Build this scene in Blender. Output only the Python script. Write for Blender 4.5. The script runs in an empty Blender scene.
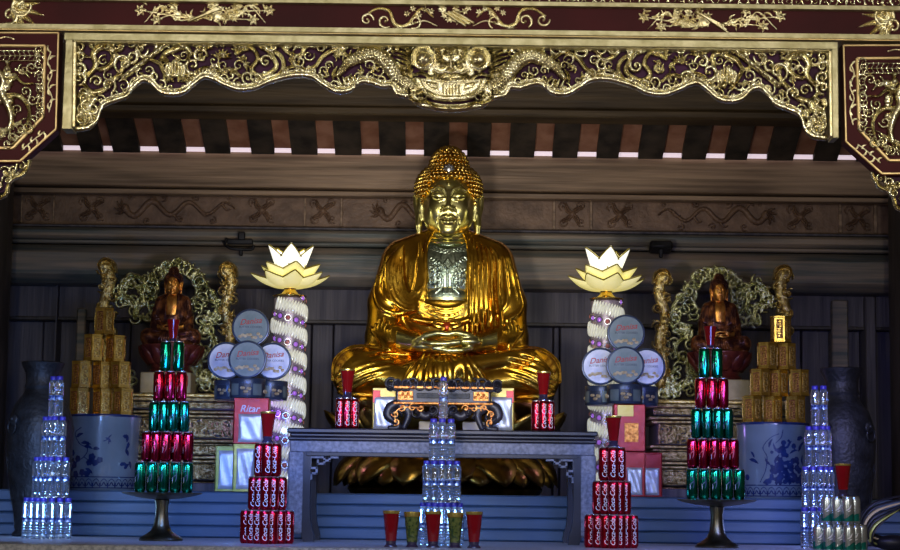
import bpy, bmesh, math, random
import numpy as np
from mathutils import Vector, Matrix

# ------------------------------------------------------------------ camera
S = bpy.context.scene
COL = S.collection
FPX = 1876.0
CAM = Vector((0.0, -8.3, 0.2))
TH = math.atan(225.0 / FPX)
ROLL = 0.0125
_f = Vector((0, math.cos(TH), math.sin(TH)))
_u0 = Vector((0, -math.sin(TH), math.cos(TH)))
_r0 = Vector((1, 0, 0))
_r = _r0 * math.cos(ROLL) + _u0 * math.sin(ROLL)
_u = _u0 * math.cos(ROLL) - _r0 * math.sin(ROLL)
cd = bpy.data.cameras.new('camera')
cam = bpy.data.objects.new('camera', cd)
COL.objects.link(cam)
cd.sensor_width = 36.0
cd.lens = 36.0 * FPX / 900.0
cd.clip_start = 0.05
M = Matrix((( _r.x, _u.x, -_f.x, CAM.x), (_r.y, _u.y, -_f.y, CAM.y), (_r.z, _u.z, -_f.z, CAM.z), (0, 0, 0, 1)))
cam.matrix_world = M
S.camera = cam

def P(x, y, Y):
    """point of the place seen at photo position (x, y), at depth Y"""
    d = _f + _r * ((x - 450.0) / FPX) + _u * ((275.0 - y) / FPX)
    return CAM + d * ((Y - CAM.y) / d.y)

# ------------------------------------------------------------------ light
S.view_settings.view_transform = 'Standard'
S.view_settings.look = 'None'
S.view_settings.gamma = 1.0
S.view_settings.use_curve_mapping = False
S.view_settings.exposure = 0.0
w = bpy.data.worlds.new('world')
S.world = w
w.use_nodes = True
w.node_tree.nodes['Background'].inputs[0].default_value = (0.6, 0.62, 0.6, 1)
w.node_tree.nodes['Background'].inputs[1].default_value = 0.02

def lamp(name, kind, loc, target, power, col, size=0.3, size_y=None, spot=60, blend=0.6):
    l = bpy.data.lights.new(name, kind)
    o = bpy.data.objects.new(name, l)
    COL.objects.link(o)
    o.location = loc
    d = Vector(target) - Vector(loc)
    if d.length > 1e-6:
        o.rotation_euler = d.to_track_quat('-Z', 'Y').to_euler()
    l.energy = power
    l.color = col
    if kind == 'AREA':
        if 'strip' in name:
            l.spread = math.radians(85)
        l.size = size
        if size_y:
            l.shape = 'RECTANGLE'
            l.size_y = size_y
    else:
        l.shadow_soft_size = size
    if kind == 'SPOT':
        l.spot_size = math.radians(spot)
        l.spot_blend = blend
    return o

# spotlight of the hall aimed at the big statue, then unseen fills added for rafters, gold and valance
lamp('front_spot', 'SPOT', (0.5, -3.4, 1.0), (0.0, 1.8, 1.15), 130, (1.0, 0.95, 0.86), 0.12, spot=26, blend=0.9)
lamp('front_spot', 'SPOT', (-0.3, -2.6, 0.55), (0.0, 2.5, 2.15), 230, (1.0, 0.9, 0.78), 0.15, spot=50, blend=1.0)  # unseen up-light added to brighten rafters, wall and statue
lamp('front_fill', 'AREA', (0.0, -7.0, 2.6), (0, 0, 1.6), 70, (1.0, 0.97, 0.9), 3.0, 1.0)  # unseen area light added so the gold has something to reflect
lamp('valance_fill', 'AREA', (-1.8, -4.6, 1.5), (0, -1.6, 1.9), 30, (1.0, 0.93, 0.78), 0.3)  # unseen small light added for sparkling highlights on the valance
lamp('valance_fill', 'AREA', (1.8, -4.6, 1.5), (0, -1.6, 1.9), 30, (1.0, 0.93, 0.78), 0.3)  # its unseen counterpart, added on the right
# blue and violet colour strips of the altar
lamp('blue_strip', 'AREA', (-0.95, -0.9, 0.75), (-1.0, 0.8, 0.05), 4.5, (0.1, 0.26, 1.0), 0.6, 0.06)
lamp('blue_strip', 'AREA', (-1.9, -0.6, 0.5), (-1.9, 0.5, 0.3), 3.5, (0.2, 0.4, 1.0), 0.3, 0.05)
lamp('violet_strip', 'AREA', (1.62, -0.7, 0.9), (1.75, 0.5, 0.5), 3, (0.3, 0.3, 1.0), 0.3, 0.05)
lamp('blue_strip', 'AREA', (0.0, -1.3, 0.85), (0.0, 0.8, 0.1), 5.5, (0.16, 0.34, 1.0), 1.6, 0.05)
lamp('blue_strip', 'AREA', (1.3, -0.9, 0.75), (1.1, 0.8, 0.05), 3.5, (0.18, 0.3, 1.0), 0.6, 0.1)
lamp('blue_point', 'POINT', (-0.86, 0.2, 0.62), (0, 0, 0), 1.6, (0.12, 0.25, 1.0), 0.02)
lamp('violet_lamp', 'POINT', (-1.02, 1.42, 0.62), (0, 0, 0), 0.8, (0.45, 0.2, 1.0), 0.03)
lamp('violet_lamp', 'POINT', (0.98, 1.45, 0.55), (0, 0, 0), 0.7, (0.45, 0.25, 1.0), 0.03)
lamp('blue_point', 'POINT', (-1.93, 0.72, 0.12), (0, 0, 0), 2.2, (0.25, 0.5, 1.0), 0.035)  # unseen point added behind the left bottle tower to light it through
lamp('blue_point', 'POINT', (1.74, 0.74, 0.16), (0, 0, 0), 1.6, (0.25, 0.35, 1.0), 0.035)  # same added backlight behind the right bottle tower
lamp('blue_point', 'POINT', (-0.04, 0.42, 0.14), (0, 0, 0), 1.6, (0.25, 0.5, 1.0), 0.035)  # same added backlight behind the middle bottle tower

# ------------------------------------------------------------------ materials
def _nt(name):
    m = bpy.data.materials.new(name)
    m.use_nodes = True
    return m, m.node_tree, m.node_tree.nodes['Principled BSDF']

def mat(name, c1, c2=None, rough=0.5, metal=0.0, scale=8.0, bump=0.0, bscale=None, stretch=(1, 1, 1),
        trans=0.0, emit=None, estr=0.0, coat=0.0, lo=0.35, hi=0.65, ior=1.45, detail=4.0, alpha=1.0):
    m, nt, b = _nt(name)
    N = nt.nodes
    L = nt.links
    b.inputs['Roughness'].default_value = rough
    b.inputs['Metallic'].default_value = metal
    b.inputs['IOR'].default_value = ior
    b.inputs['Transmission Weight'].default_value = trans
    b.inputs['Coat Weight'].default_value = coat
    b.inputs['Alpha'].default_value = alpha
    tc = N.new('ShaderNodeTexCoord')
    mp = N.new('ShaderNodeMapping')
    mp.inputs['Scale'].default_value = stretch
    L.new(tc.outputs['Object'], mp.inputs[0])
    n = N.new('ShaderNodeTexNoise')
    n.inputs['Scale'].default_value = scale
    n.inputs['Detail'].default_value = detail
    L.new(mp.outputs[0], n.inputs['Vector'])
    r = N.new('ShaderNodeValToRGB')
    r.color_ramp.elements[0].position = lo
    r.color_ramp.elements[1].position = hi
    r.color_ramp.elements[0].color = (*c1, 1)
    r.color_ramp.elements[1].color = (*(c2 or c1), 1)
    L.new(n.outputs['Fac'], r.inputs[0])
    L.new(r.outputs[0], b.inputs['Base Color'])
    if bump:
        n2 = N.new('ShaderNodeTexNoise')
        n2.inputs['Scale'].default_value = bscale or scale * 3
        n2.inputs['Detail'].default_value = 3
        L.new(mp.outputs[0], n2.inputs['Vector'])
        bp = N.new('ShaderNodeBump')
        bp.inputs['Strength'].default_value = bump
        bp.inputs['Distance'].default_value = 0.01
        L.new(n2.outputs['Fac'], bp.inputs['Height'])
        L.new(bp.outputs[0], b.inputs['Normal'])
    if emit:
        b.inputs['Emission Color'].default_value = (*emit, 1)
        b.inputs['Emission Strength'].default_value = estr
    return m

MT = {}
MT['wood_front'] = mat('temple_wood', (0.14, 0.09, 0.055), (0.36, 0.245, 0.16), 0.5, 0, 5, 0.35, 14, (0.25, 2, 6))
MT['eave_glow'] = mat('painted_eave_glow', (0.8, 0.7, 0.75), None, 0.6, emit=(0.95, 0.78, 0.88), estr=0.7)  # glow put into the strip for daylight on the board ends
MT['wood_slate'] = mat('slate_stained_wood', (0.075, 0.092, 0.088), (0.27, 0.21, 0.155), 0.5, 0, 5, 0.3, 14, (0.25, 2, 6))
MT['wood_carved'] = mat('carved_temple_wood', (0.11, 0.062, 0.038), (0.2, 0.12, 0.075), 0.5, 0, 14, 0.4, 40)
MT['wood_dark'] = mat('dark_plank_wood', (0.05, 0.045, 0.06), (0.1, 0.09, 0.1), 0.55, 0, 5, 0.3, 14, (6, 2, 0.3))
MT['wood_beam'] = mat('old_roof_beam_wood', (0.03, 0.018, 0.008), (0.085, 0.055, 0.025), 0.55, 0, 5, 0.3, 14, (0.3, 2, 5))
MT['pillar'] = mat('dark_pillar_wood', (0.025, 0.02, 0.018), (0.05, 0.04, 0.035), 0.5, 0, 6, 0.2, 16, (4, 4, 0.4))
MT['rafter'] = mat('dark_rafter_wood', (0.018, 0.015, 0.014), (0.06, 0.045, 0.035), 0.6, 0, 9, 0.3)
MT['roof_board'] = mat('reddish_roof_boards', (0.24, 0.1, 0.06), (0.38, 0.19, 0.13), 0.6, 0, 9, 0.3)
MT['red_lacquer'] = mat('red_lacquer', (0.032, 0.0025, 0.004), (0.05, 0.004, 0.006), 0.6, 0, 3, 0.05, 8)
MT['purple_lacquer'] = mat('purple_lacquer', (0.03, 0.007, 0.022), (0.06, 0.015, 0.055), 0.6, 0, 4, 0.05, 8)
MT['gold_carving'] = mat('aged_gold_leaf', (0.48, 0.41, 0.22), (0.88, 0.83, 0.6), 0.24, 1, 30, 0.25, 160)
MT['gold_bright'] = mat('pale_gold_leaf', (0.6, 0.5, 0.26), (0.85, 0.78, 0.5), 0.33, 1, 26, 0.2, 120)
MT['gold_trim'] = mat('matt_gold_moulding', (0.33, 0.29, 0.15), (0.5, 0.45, 0.27), 0.45, 0.8, 20, 0.15, 60)
MT['gold_line'] = mat('thin_gold_line', (0.55, 0.4, 0.18), (0.7, 0.52, 0.26), 0.4, 0.8, 20)
MT['robe'] = mat('amber_gilding', (0.62, 0.29, 0.02), (0.9, 0.54, 0.06), 0.23, 1, 10, 0.03, 30)
MT['skin_gold'] = mat('greenish_gilding', (0.55, 0.5, 0.16), (0.72, 0.66, 0.28), 0.29, 1, 14, 0.04, 40)
MT['chest'] = mat('silvery_engraved_metal', (0.22, 0.29, 0.21), (0.5, 0.58, 0.42), 0.3, 1, 30, 0.2, 90)
MT['hair'] = mat('gilded_hair_curls', (0.5, 0.3, 0.05), (0.85, 0.58, 0.14), 0.25, 1, 60)
MT['statue_brown'] = mat('red_brown_lacquer_with_worn_gilding', (0.05, 0.012, 0.008), (0.25, 0.08, 0.02), 0.28, 0.5, 26, 0.1, 60, lo=0.45, hi=0.62)
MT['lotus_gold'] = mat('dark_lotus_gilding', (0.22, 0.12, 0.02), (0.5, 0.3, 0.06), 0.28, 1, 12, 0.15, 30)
MT['throne_gold'] = mat('throne_gilding', (0.45, 0.3, 0.07), (0.9, 0.75, 0.34), 0.3, 0.9, 45, 0.4, 180)
MT['silver_gold'] = mat('silvered_gilding', (0.34, 0.35, 0.13), (0.82, 0.82, 0.48), 0.28, 1, 45, 0.3, 180)
MT['black_lacquer'] = mat('black_lacquer', (0.012, 0.01, 0.014), (0.03, 0.026, 0.032), 0.4, 0, 5, 0.05, 20)
MT['grey_stone'] = mat('grey_speckled_stone', (0.11, 0.115, 0.14), (0.24, 0.24, 0.28), 0.5, 0, 60, 0.2, 120)
MT['shelf'] = mat('pale_speckled_marble', (0.2, 0.21, 0.24), (0.42, 0.42, 0.46), 0.35, 0, 70, 0.05, 120, detail=8)
MT['blue_paint'] = mat('blue_painted_boards', (0.05, 0.095, 0.165), (0.075, 0.13, 0.215), 0.5, 0, 6, 0.1, 30, (0.3, 1, 3))
MT['brass_dark'] = mat('dark_bronze', (0.1, 0.085, 0.05), (0.2, 0.18, 0.11), 0.32, 1, 12, 0.1, 40)
MT['porcelain'] = mat('white_porcelain', (0.12, 0.17, 0.21), (0.16, 0.22, 0.27), 0.2, 0, 6, coat=0.5)
MT['cobalt'] = mat('cobalt_glaze', (0.006, 0.016, 0.08), (0.015, 0.035, 0.14), 0.25, 0, 30, coat=0.5)
MT['can_red'] = mat('red_can_metal', (0.42, 0.006, 0.018), (0.5, 0.01, 0.025), 0.2, 0.95, 8)
MT['can_crimson'] = mat('crimson_can_metal', (0.38, 0.012, 0.04), (0.46, 0.02, 0.055), 0.17, 1, 40)
MT['can_green'] = mat('green_can_metal', (0.008, 0.2, 0.12), (0.01, 0.27, 0.17), 0.17, 1, 40)
MT['can_silver'] = mat('silver_can_metal', (0.5, 0.56, 0.6), (0.6, 0.66, 0.7), 0.25, 0.9, 40)
MT['can_teal'] = mat('teal_can_print', (0.01, 0.2, 0.17), (0.02, 0.27, 0.22), 0.25, 0.7, 40)
MT['alu'] = mat('brushed_aluminium', (0.55, 0.56, 0.58), (0.66, 0.67, 0.7), 0.25, 1, 40)
MT['white_print'] = mat('white_print', (0.75, 0.73, 0.75), None, 0.4)
MT['gold_print'] = mat('gold_print', (0.7, 0.5, 0.15), None, 0.35, 0.6)
MT['dark_print'] = mat('dark_print', (0.02, 0.03, 0.06), None, 0.4)
MT['red_print'] = mat('dark_red_print', (0.35, 0.02, 0.03), None, 0.4)
MT['water'] = mat('clear_bottle_plastic', (0.7, 0.86, 1.0), (0.85, 0.94, 1.0), 0.03, 0, 20, 0.35, 40, trans=0.96, ior=1.5, coat=1.0)
MT['bottle_label'] = mat('blue_bottle_wrap', (0.03, 0.05, 0.2), (0.35, 0.5, 0.8), 0.15, 0.5, 90, lo=0.45, hi=0.6)
MT['bottle_cap'] = mat('blue_bottle_cap', (0.015, 0.015, 0.22), (0.04, 0.03, 0.3), 0.3, 0, 20)
MT['red_glass'] = mat('red_votive_glass', (0.28, 0.005, 0.008), (0.4, 0.01, 0.012), 0.08, 0, 8, trans=0.45)
MT['dark_glass'] = mat('dark_glass_foot', (0.03, 0.02, 0.04), None, 0.08, 0, 8, coat=0.5)
MT['green_glass'] = mat('green_votive_glass', (0.03, 0.07, 0.015), (0.2, 0.2, 0.04), 0.1, 0, 60, trans=0.4)
MT['gold_rim'] = mat('gold_glass_rim', (0.75, 0.55, 0.12), None, 0.25, 0.9)
MT['tin_navy'] = mat('navy_tin_enamel', (0.03, 0.05, 0.1), (0.05, 0.07, 0.13), 0.3, 0.4, 10)
MT['tin_face'] = mat('grey_blue_tin_lid', (0.1, 0.15, 0.17), (0.15, 0.2, 0.23), 0.45, 0.2, 20)
MT['tin_face_silver'] = mat('silvery_tin_lid', (0.2, 0.22, 0.3), (0.3, 0.32, 0.4), 0.4, 0.6, 20)
MT['tin_cookie'] = mat('biscuit_picture', (0.3, 0.22, 0.12), (0.55, 0.46, 0.3), 0.4, 0, 60)
MT['foil'] = mat('silver_foil', (0.5, 0.55, 0.68), (0.7, 0.74, 0.85), 0.42, 0.6, 4, 0.5, 14)
MT['foil_green'] = mat('olive_printed_foil', (0.3, 0.34, 0.06), (0.42, 0.42, 0.12), 0.35, 0.4, 20, 0.2, 30)
MT['foil_red'] = mat('red_printed_foil', (0.25, 0.008, 0.014), (0.36, 0.015, 0.016), 0.32, 0.3, 12, 0.2, 30)
MT['foil_yellow'] = mat('yellow_printed_foil', (0.55, 0.42, 0.08), (0.62, 0.5, 0.14), 0.35, 0.3, 12, 0.2, 30)
MT['gold_tin'] = mat('gold_tin_metal', (0.6, 0.38, 0.06), (0.9, 0.66, 0.18), 0.25, 1, 30, 0.1, 60)
MT['tin_panel'] = mat('red_brown_tin_panel', (0.12, 0.025, 0.01), (0.5, 0.24, 0.06), 0.35, 0.6, 160, 0.3, 200, lo=0.42, hi=0.6)
MT['tin_panel_green'] = mat('olive_tin_panel', (0.16, 0.09, 0.02), (0.55, 0.38, 0.1), 0.35, 0.6, 160, 0.3, 200, lo=0.42, hi=0.6)
MT['vase'] = mat('dark_glazed_vase', (0.006, 0.007, 0.008), (0.018, 0.02, 0.022), 0.5, 0.0, 18, 0.5, 50)
MT['orange_inlay'] = mat('orange_gilded_panel', (0.4, 0.1, 0.015), (0.9, 0.42, 0.1), 0.35, 0.6, 60, 0.4, 90)
MT['cream_box'] = mat('cream_card', (0.4, 0.32, 0.16), (0.5, 0.4, 0.2), 0.6, 0, 20)
MT['petal'] = mat('glowing_lotus_petal', (0.9, 0.85, 0.35), (1.0, 0.95, 0.6), 0.4, 0, 5, emit=(1.0, 0.88, 0.25), estr=0.42)
MT['petal_core'] = mat('glowing_lotus_heart', (1.0, 0.98, 0.85), None, 0.4, 0, 5, emit=(1.0, 1.0, 0.86), estr=0.95)
MT['petal_edge'] = mat('gold_petal_edge', (0.28, 0.22, 0.02), None, 0.4, 0.3)
MT['bead'] = mat('lit_crystal_beads', (0.7, 0.7, 0.6), (0.9, 0.9, 0.78), 0.15, 0, 40, emit=(0.95, 0.97, 0.75), estr=0.22, coat=0.5)
MT['bead_band'] = mat('pink_mirror_band', (0.3, 0.24, 0.28), (0.5, 0.42, 0.48), 0.3, 0.3, 60)
MT['gem'] = mat('violet_glass_gem', (0.4, 0.12, 0.7), (0.7, 0.3, 0.8), 0.1, 0.2, 8, emit=(0.5, 0.2, 1.0), estr=0.35)
MT['gem_red'] = mat('pink_glass_gem', (0.6, 0.15, 0.15), (0.75, 0.3, 0.25), 0.1, 0.2, 8)
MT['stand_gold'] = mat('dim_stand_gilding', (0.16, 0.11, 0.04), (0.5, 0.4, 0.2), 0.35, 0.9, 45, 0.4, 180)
MT['lotus_red'] = mat('dark_red_lacquer_seat', (0.06, 0.008, 0.01), (0.16, 0.03, 0.015), 0.35, 0.2, 20, 0.2, 40)
MT['statue_gold'] = mat('worn_orange_gilding', (0.5, 0.16, 0.03), (0.95, 0.48, 0.1), 0.3, 0.9, 30)
MT['wax_red'] = mat('red_wax', (0.1, 0.003, 0.003), (0.2, 0.006, 0.005), 0.5)
MT['wax_green'] = mat('green_wax', (0.02, 0.06, 0.012), (0.16, 0.15, 0.03), 0.5, 0, 80)
MT['floor'] = mat('hall_floor_tile', (0.12, 0.07, 0.05), (0.18, 0.1, 0.08), 0.3, 0, 3)
MT['plaster'] = mat('hall_plaster', (0.25, 0.2, 0.16), (0.32, 0.26, 0.2), 0.7, 0, 3)
MT['iron'] = mat('black_iron', (0.012, 0.012, 0.014), (0.03, 0.03, 0.032), 0.45, 0.6, 12)

MT['led_blue'] = mat('blue_led', (0.4, 0.6, 1.0), None, 0.4, emit=(0.25, 0.5, 1.0), estr=14.0)
MT['led_violet'] = mat('violet_led', (0.6, 0.4, 1.0), None, 0.4, emit=(0.5, 0.25, 1.0), estr=9.0)
for k_m in ('red_lacquer', 'purple_lacquer'):
    MT[k_m].node_tree.nodes['Principled BSDF'].inputs['Specular IOR Level'].default_value = 0.2
# ------------------------------------------------------------------ geometry helpers
def cr(pts, n=8, closed=False):
    """smooth curve through points (any dimension)"""
    p = np.array(pts, float)
    if len(p) < 3:
        t = np.linspace(0, 1, n + 1)[:, None]
        return p[0] * (1 - t) + p[-1] * t
    if closed:
        q = np.vstack([p[-1], p, p[0], p[1]])
        m = len(p)
    else:
        q = np.vstack([2 * p[0] - p[1], p, 2 * p[-1] - p[-2]])
        m = len(p) - 1
    out = []
    for i in range(m):
        a, b, c, d = q[i], q[i + 1], q[i + 2], q[i + 3]
        for k in range(n):
            t = k / n
            out.append(0.5 * ((2 * b) + (c - a) * t + (2 * a - 5 * b + 4 * c - d) * t * t + (3 * b - a - 3 * c + d) * t ** 3))
    if not closed:
        out.append(p[-1])
    return np.array(out)

class G:
    def __init__(s):
        s.v = []
        s.f = []
        s.n = 0
    def add(s, v, f):
        v = np.asarray(v, float).reshape(-1, 3)
        b = s.n
        s.v.append(v)
        s.n += len(v)
        if isinstance(f, np.ndarray):
            f = f.tolist()
        s.f.extend([[i + b for i in q] for q in f])
        return s
    def box(s, c, d, b=0.0, rz=0.0, rx=0.0, ry=0.0):
        hx, hy, hz = d[0] / 2, d[1] / 2, d[2] / 2
        R = Matrix.Rotation(rz, 3, 'Z') @ Matrix.Rotation(ry, 3, 'Y') @ Matrix.Rotation(rx, 3, 'X')
        if b <= 0:
            v = [(x * hx, y * hy, z * hz) for x in (-1, 1) for y in (-1, 1) for z in (-1, 1)]
            f = [(0, 1, 3, 2), (4, 6, 7, 5), (0, 4, 5, 1), (2, 3, 7, 6), (0, 2, 6, 4), (1, 5, 7, 3)]
            v = [tuple(R @ Vector(p) + Vector(c)) for p in v]
            return s.add(v, f)
        b = min(b, hx * .9, hy * .9, hz * .9)
        bm = bmesh.new()
        for x in (-1, 1):
            for y in (-1, 1):
                for z in (-1, 1):
                    for q in ((hx, hy - b, hz - b), (hx - b, hy, hz - b), (hx - b, hy - b, hz)):
                        bm.verts.new((x * q[0], y * q[1], z * q[2]))
        bmesh.ops.convex_hull(bm, input=bm.verts)
        bmesh.ops.dissolve_limit(bm, angle_limit=0.01, verts=bm.verts, edges=bm.edges)
        bm.verts.index_update()
        v = [tuple(R @ p.co + Vector(c)) for p in bm.verts]
        f = [[q.index for q in a.verts] for a in bm.faces]
        bm.free()
        return s.add(v, f)
    def lathe(s, prof, n=24, c=(0, 0, 0), sy=1.0, a0=0.0, lobes=0, lamp=0.0):
        a = np.arange(n) * 2 * math.pi / n + a0
        V = []
        for r, z in prof:
            rr = r * (1 + lamp * np.cos(lobes * a)) if lobes else r * np.ones(n)
            V.append(np.stack([c[0] + rr * np.cos(a), c[1] + rr * np.sin(a) * sy, np.full(n, c[2] + z)], 1))
        V = np.concatenate(V)
        F = []
        for i in range(len(prof) - 1):
            for j in range(n):
                k = (j + 1) % n
                F.append((i * n + j, i * n + k, (i + 1) * n + k, (i + 1) * n + j))
        if prof[0][0] > 1e-6:
            F.append(list(range(n))[::-1])
        if prof[-1][0] > 1e-6:
            F.append([(len(prof) - 1) * n + j for j in range(n)])
        return s.add(V, F)
    def tube(s, pts, r, n=8, flat=1.0, up=None):
        p = np.array(pts, float)
        m = len(p)
        r = np.full(m, r) if np.isscalar(r) else np.interp(np.linspace(0, 1, m), np.linspace(0, 1, len(r)), r)
        t = np.gradient(p, axis=0)
        t /= np.maximum(np.linalg.norm(t, axis=1, keepdims=True), 1e-9)
        ref = np.array(up if up is not None else ((0, 0, 1) if abs(t[0][2]) < 0.9 else (1, 0, 0)), float)
        V = []
        nrm = ref - t[0] * ref.dot(t[0])
        nrm /= np.linalg.norm(nrm)
        for i in range(m):
            nrm = nrm - t[i] * nrm.dot(t[i])
            nrm /= max(np.linalg.norm(nrm), 1e-9)
            bn = np.cross(t[i], nrm)
            a = np.arange(n) * 2 * math.pi / n
            V.append(p[i] + r[i] * (np.cos(a)[:, None] * nrm * flat + np.sin(a)[:, None] * bn))
        V = np.concatenate(V)
        F = [(i * n + j, i * n + (j + 1) % n, (i + 1) * n + (j + 1) % n, (i + 1) * n + j) for i in range(m - 1) for j in range(n)]
        F.append(list(range(n))[::-1])
        F.append([(m - 1) * n + j for j in range(n)])
        return s.add(V, F)
    def ell(s, c, r, nu=12, nv=8, R=None):
        V = [(0, 0, -1)]
        for i in range(1, nv):
            ph = -math.pi / 2 + math.pi * i / nv
            for j in range(nu):
                a = 2 * math.pi * j / nu
                V.append((math.cos(ph) * math.cos(a), math.cos(ph) * math.sin(a), math.sin(ph)))
        V.append((0, 0, 1))
        V = np.array(V) * np.array(r)
        if R is not None:
            V = V @ np.array(R).T
        V = V + np.array(c)
        F = [(0, 1 + (j + 1) % nu, 1 + j) for j in range(nu)]
        for i in range(nv - 2):
            for j in range(nu):
                a = 1 + i * nu
                F.append((a + j, a + (j + 1) % nu, a + nu + (j + 1) % nu, a + nu + j))
        a = 1 + (nv - 2) * nu
        F += [(a + j, a + (j + 1) % nu, len(V) - 1) for j in range(nu)]
        return s.add(V, F)
    def prism(s, poly, y0, y1):
        """polygon in x,z pushed from depth y0 to y1"""
        ar = sum(poly[i][0] * poly[(i + 1) % len(poly)][1] - poly[(i + 1) % len(poly)][0] * poly[i][1] for i in range(len(poly)))
        if ar < 0:
            poly = poly[::-1]
        n = len(poly)
        V = [(x, y0, z) for x, z in poly] + [(x, y1, z) for x, z in poly]
        F = [list(range(n)), [n + i for i in range(n)][::-1]]
        F += [(i, i + n, (i + 1) % n + n, (i + 1) % n) for i in range(n)]
        return s.add(V, F)
    def grid(s, V, nu, nv, thick=None):
        """nu x nv grid of points"""
        F = [(i * nv + j, (i + 1) * nv + j, (i + 1) * nv + j + 1, i * nv + j + 1) for i in range(nu - 1) for j in range(nv - 1)]
        return s.add(V, F)
    def build(s, name, m, parent=None, loc=None, smooth=True, label=None, solid=0.0, angle=40):
        V = np.concatenate(s.v) if s.v else np.zeros((0, 3))
        me = bpy.data.meshes.new(name)
        me.from_pydata(V.tolist(), [], s.f)
        me.update()
        if m:
            me.materials.append(m)
        if smooth:
            me.polygons.foreach_set('use_smooth', [True] * len(me.polygons))
            try:
                me.set_sharp_from_angle(angle=math.radians(angle))
            except Exception:
                pass
        o = bpy.data.objects.new(name, me)
        COL.objects.link(o)
        if parent is not None:
            o.parent = parent
        if loc is not None:
            o.location = loc
        if label:
            o['label'] = label
        if solid:
            md = o.modifiers.new('thickness', 'SOLIDIFY')
            md.thickness = solid
            md.offset = 0
        return o

def thing(name, label, cat, loc=(0, 0, 0), group=None, rz=0.0):
    o = bpy.data.objects.new(name, None)
    o.empty_display_size = 0.05
    COL.objects.link(o)
    o.location = loc
    o.rotation_euler = (0, 0, rz)
    return tag(o, label, cat, group)

def tag(o, label, cat, group=None):
    o['label'] = label
    o['category'] = cat
    if group:
        o['group'] = group
    return o

def struct(o):
    o['kind'] = 'structure'
    return o

def copy_thing(root, loc, rz=0.0, label=None, scale=None):
    r = root.copy()
    COL.objects.link(r)
    r.location = loc
    r.rotation_euler = (0, 0, rz)
    if scale:
        r.scale = scale
    if label:
        r['label'] = label
    for ch in list(root.children):
        c = ch.copy()
        COL.objects.link(c)
        c.parent = r
        for g in list(ch.children):
            d = g.copy()
            COL.objects.link(d)
            d.parent = c
    return r

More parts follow.
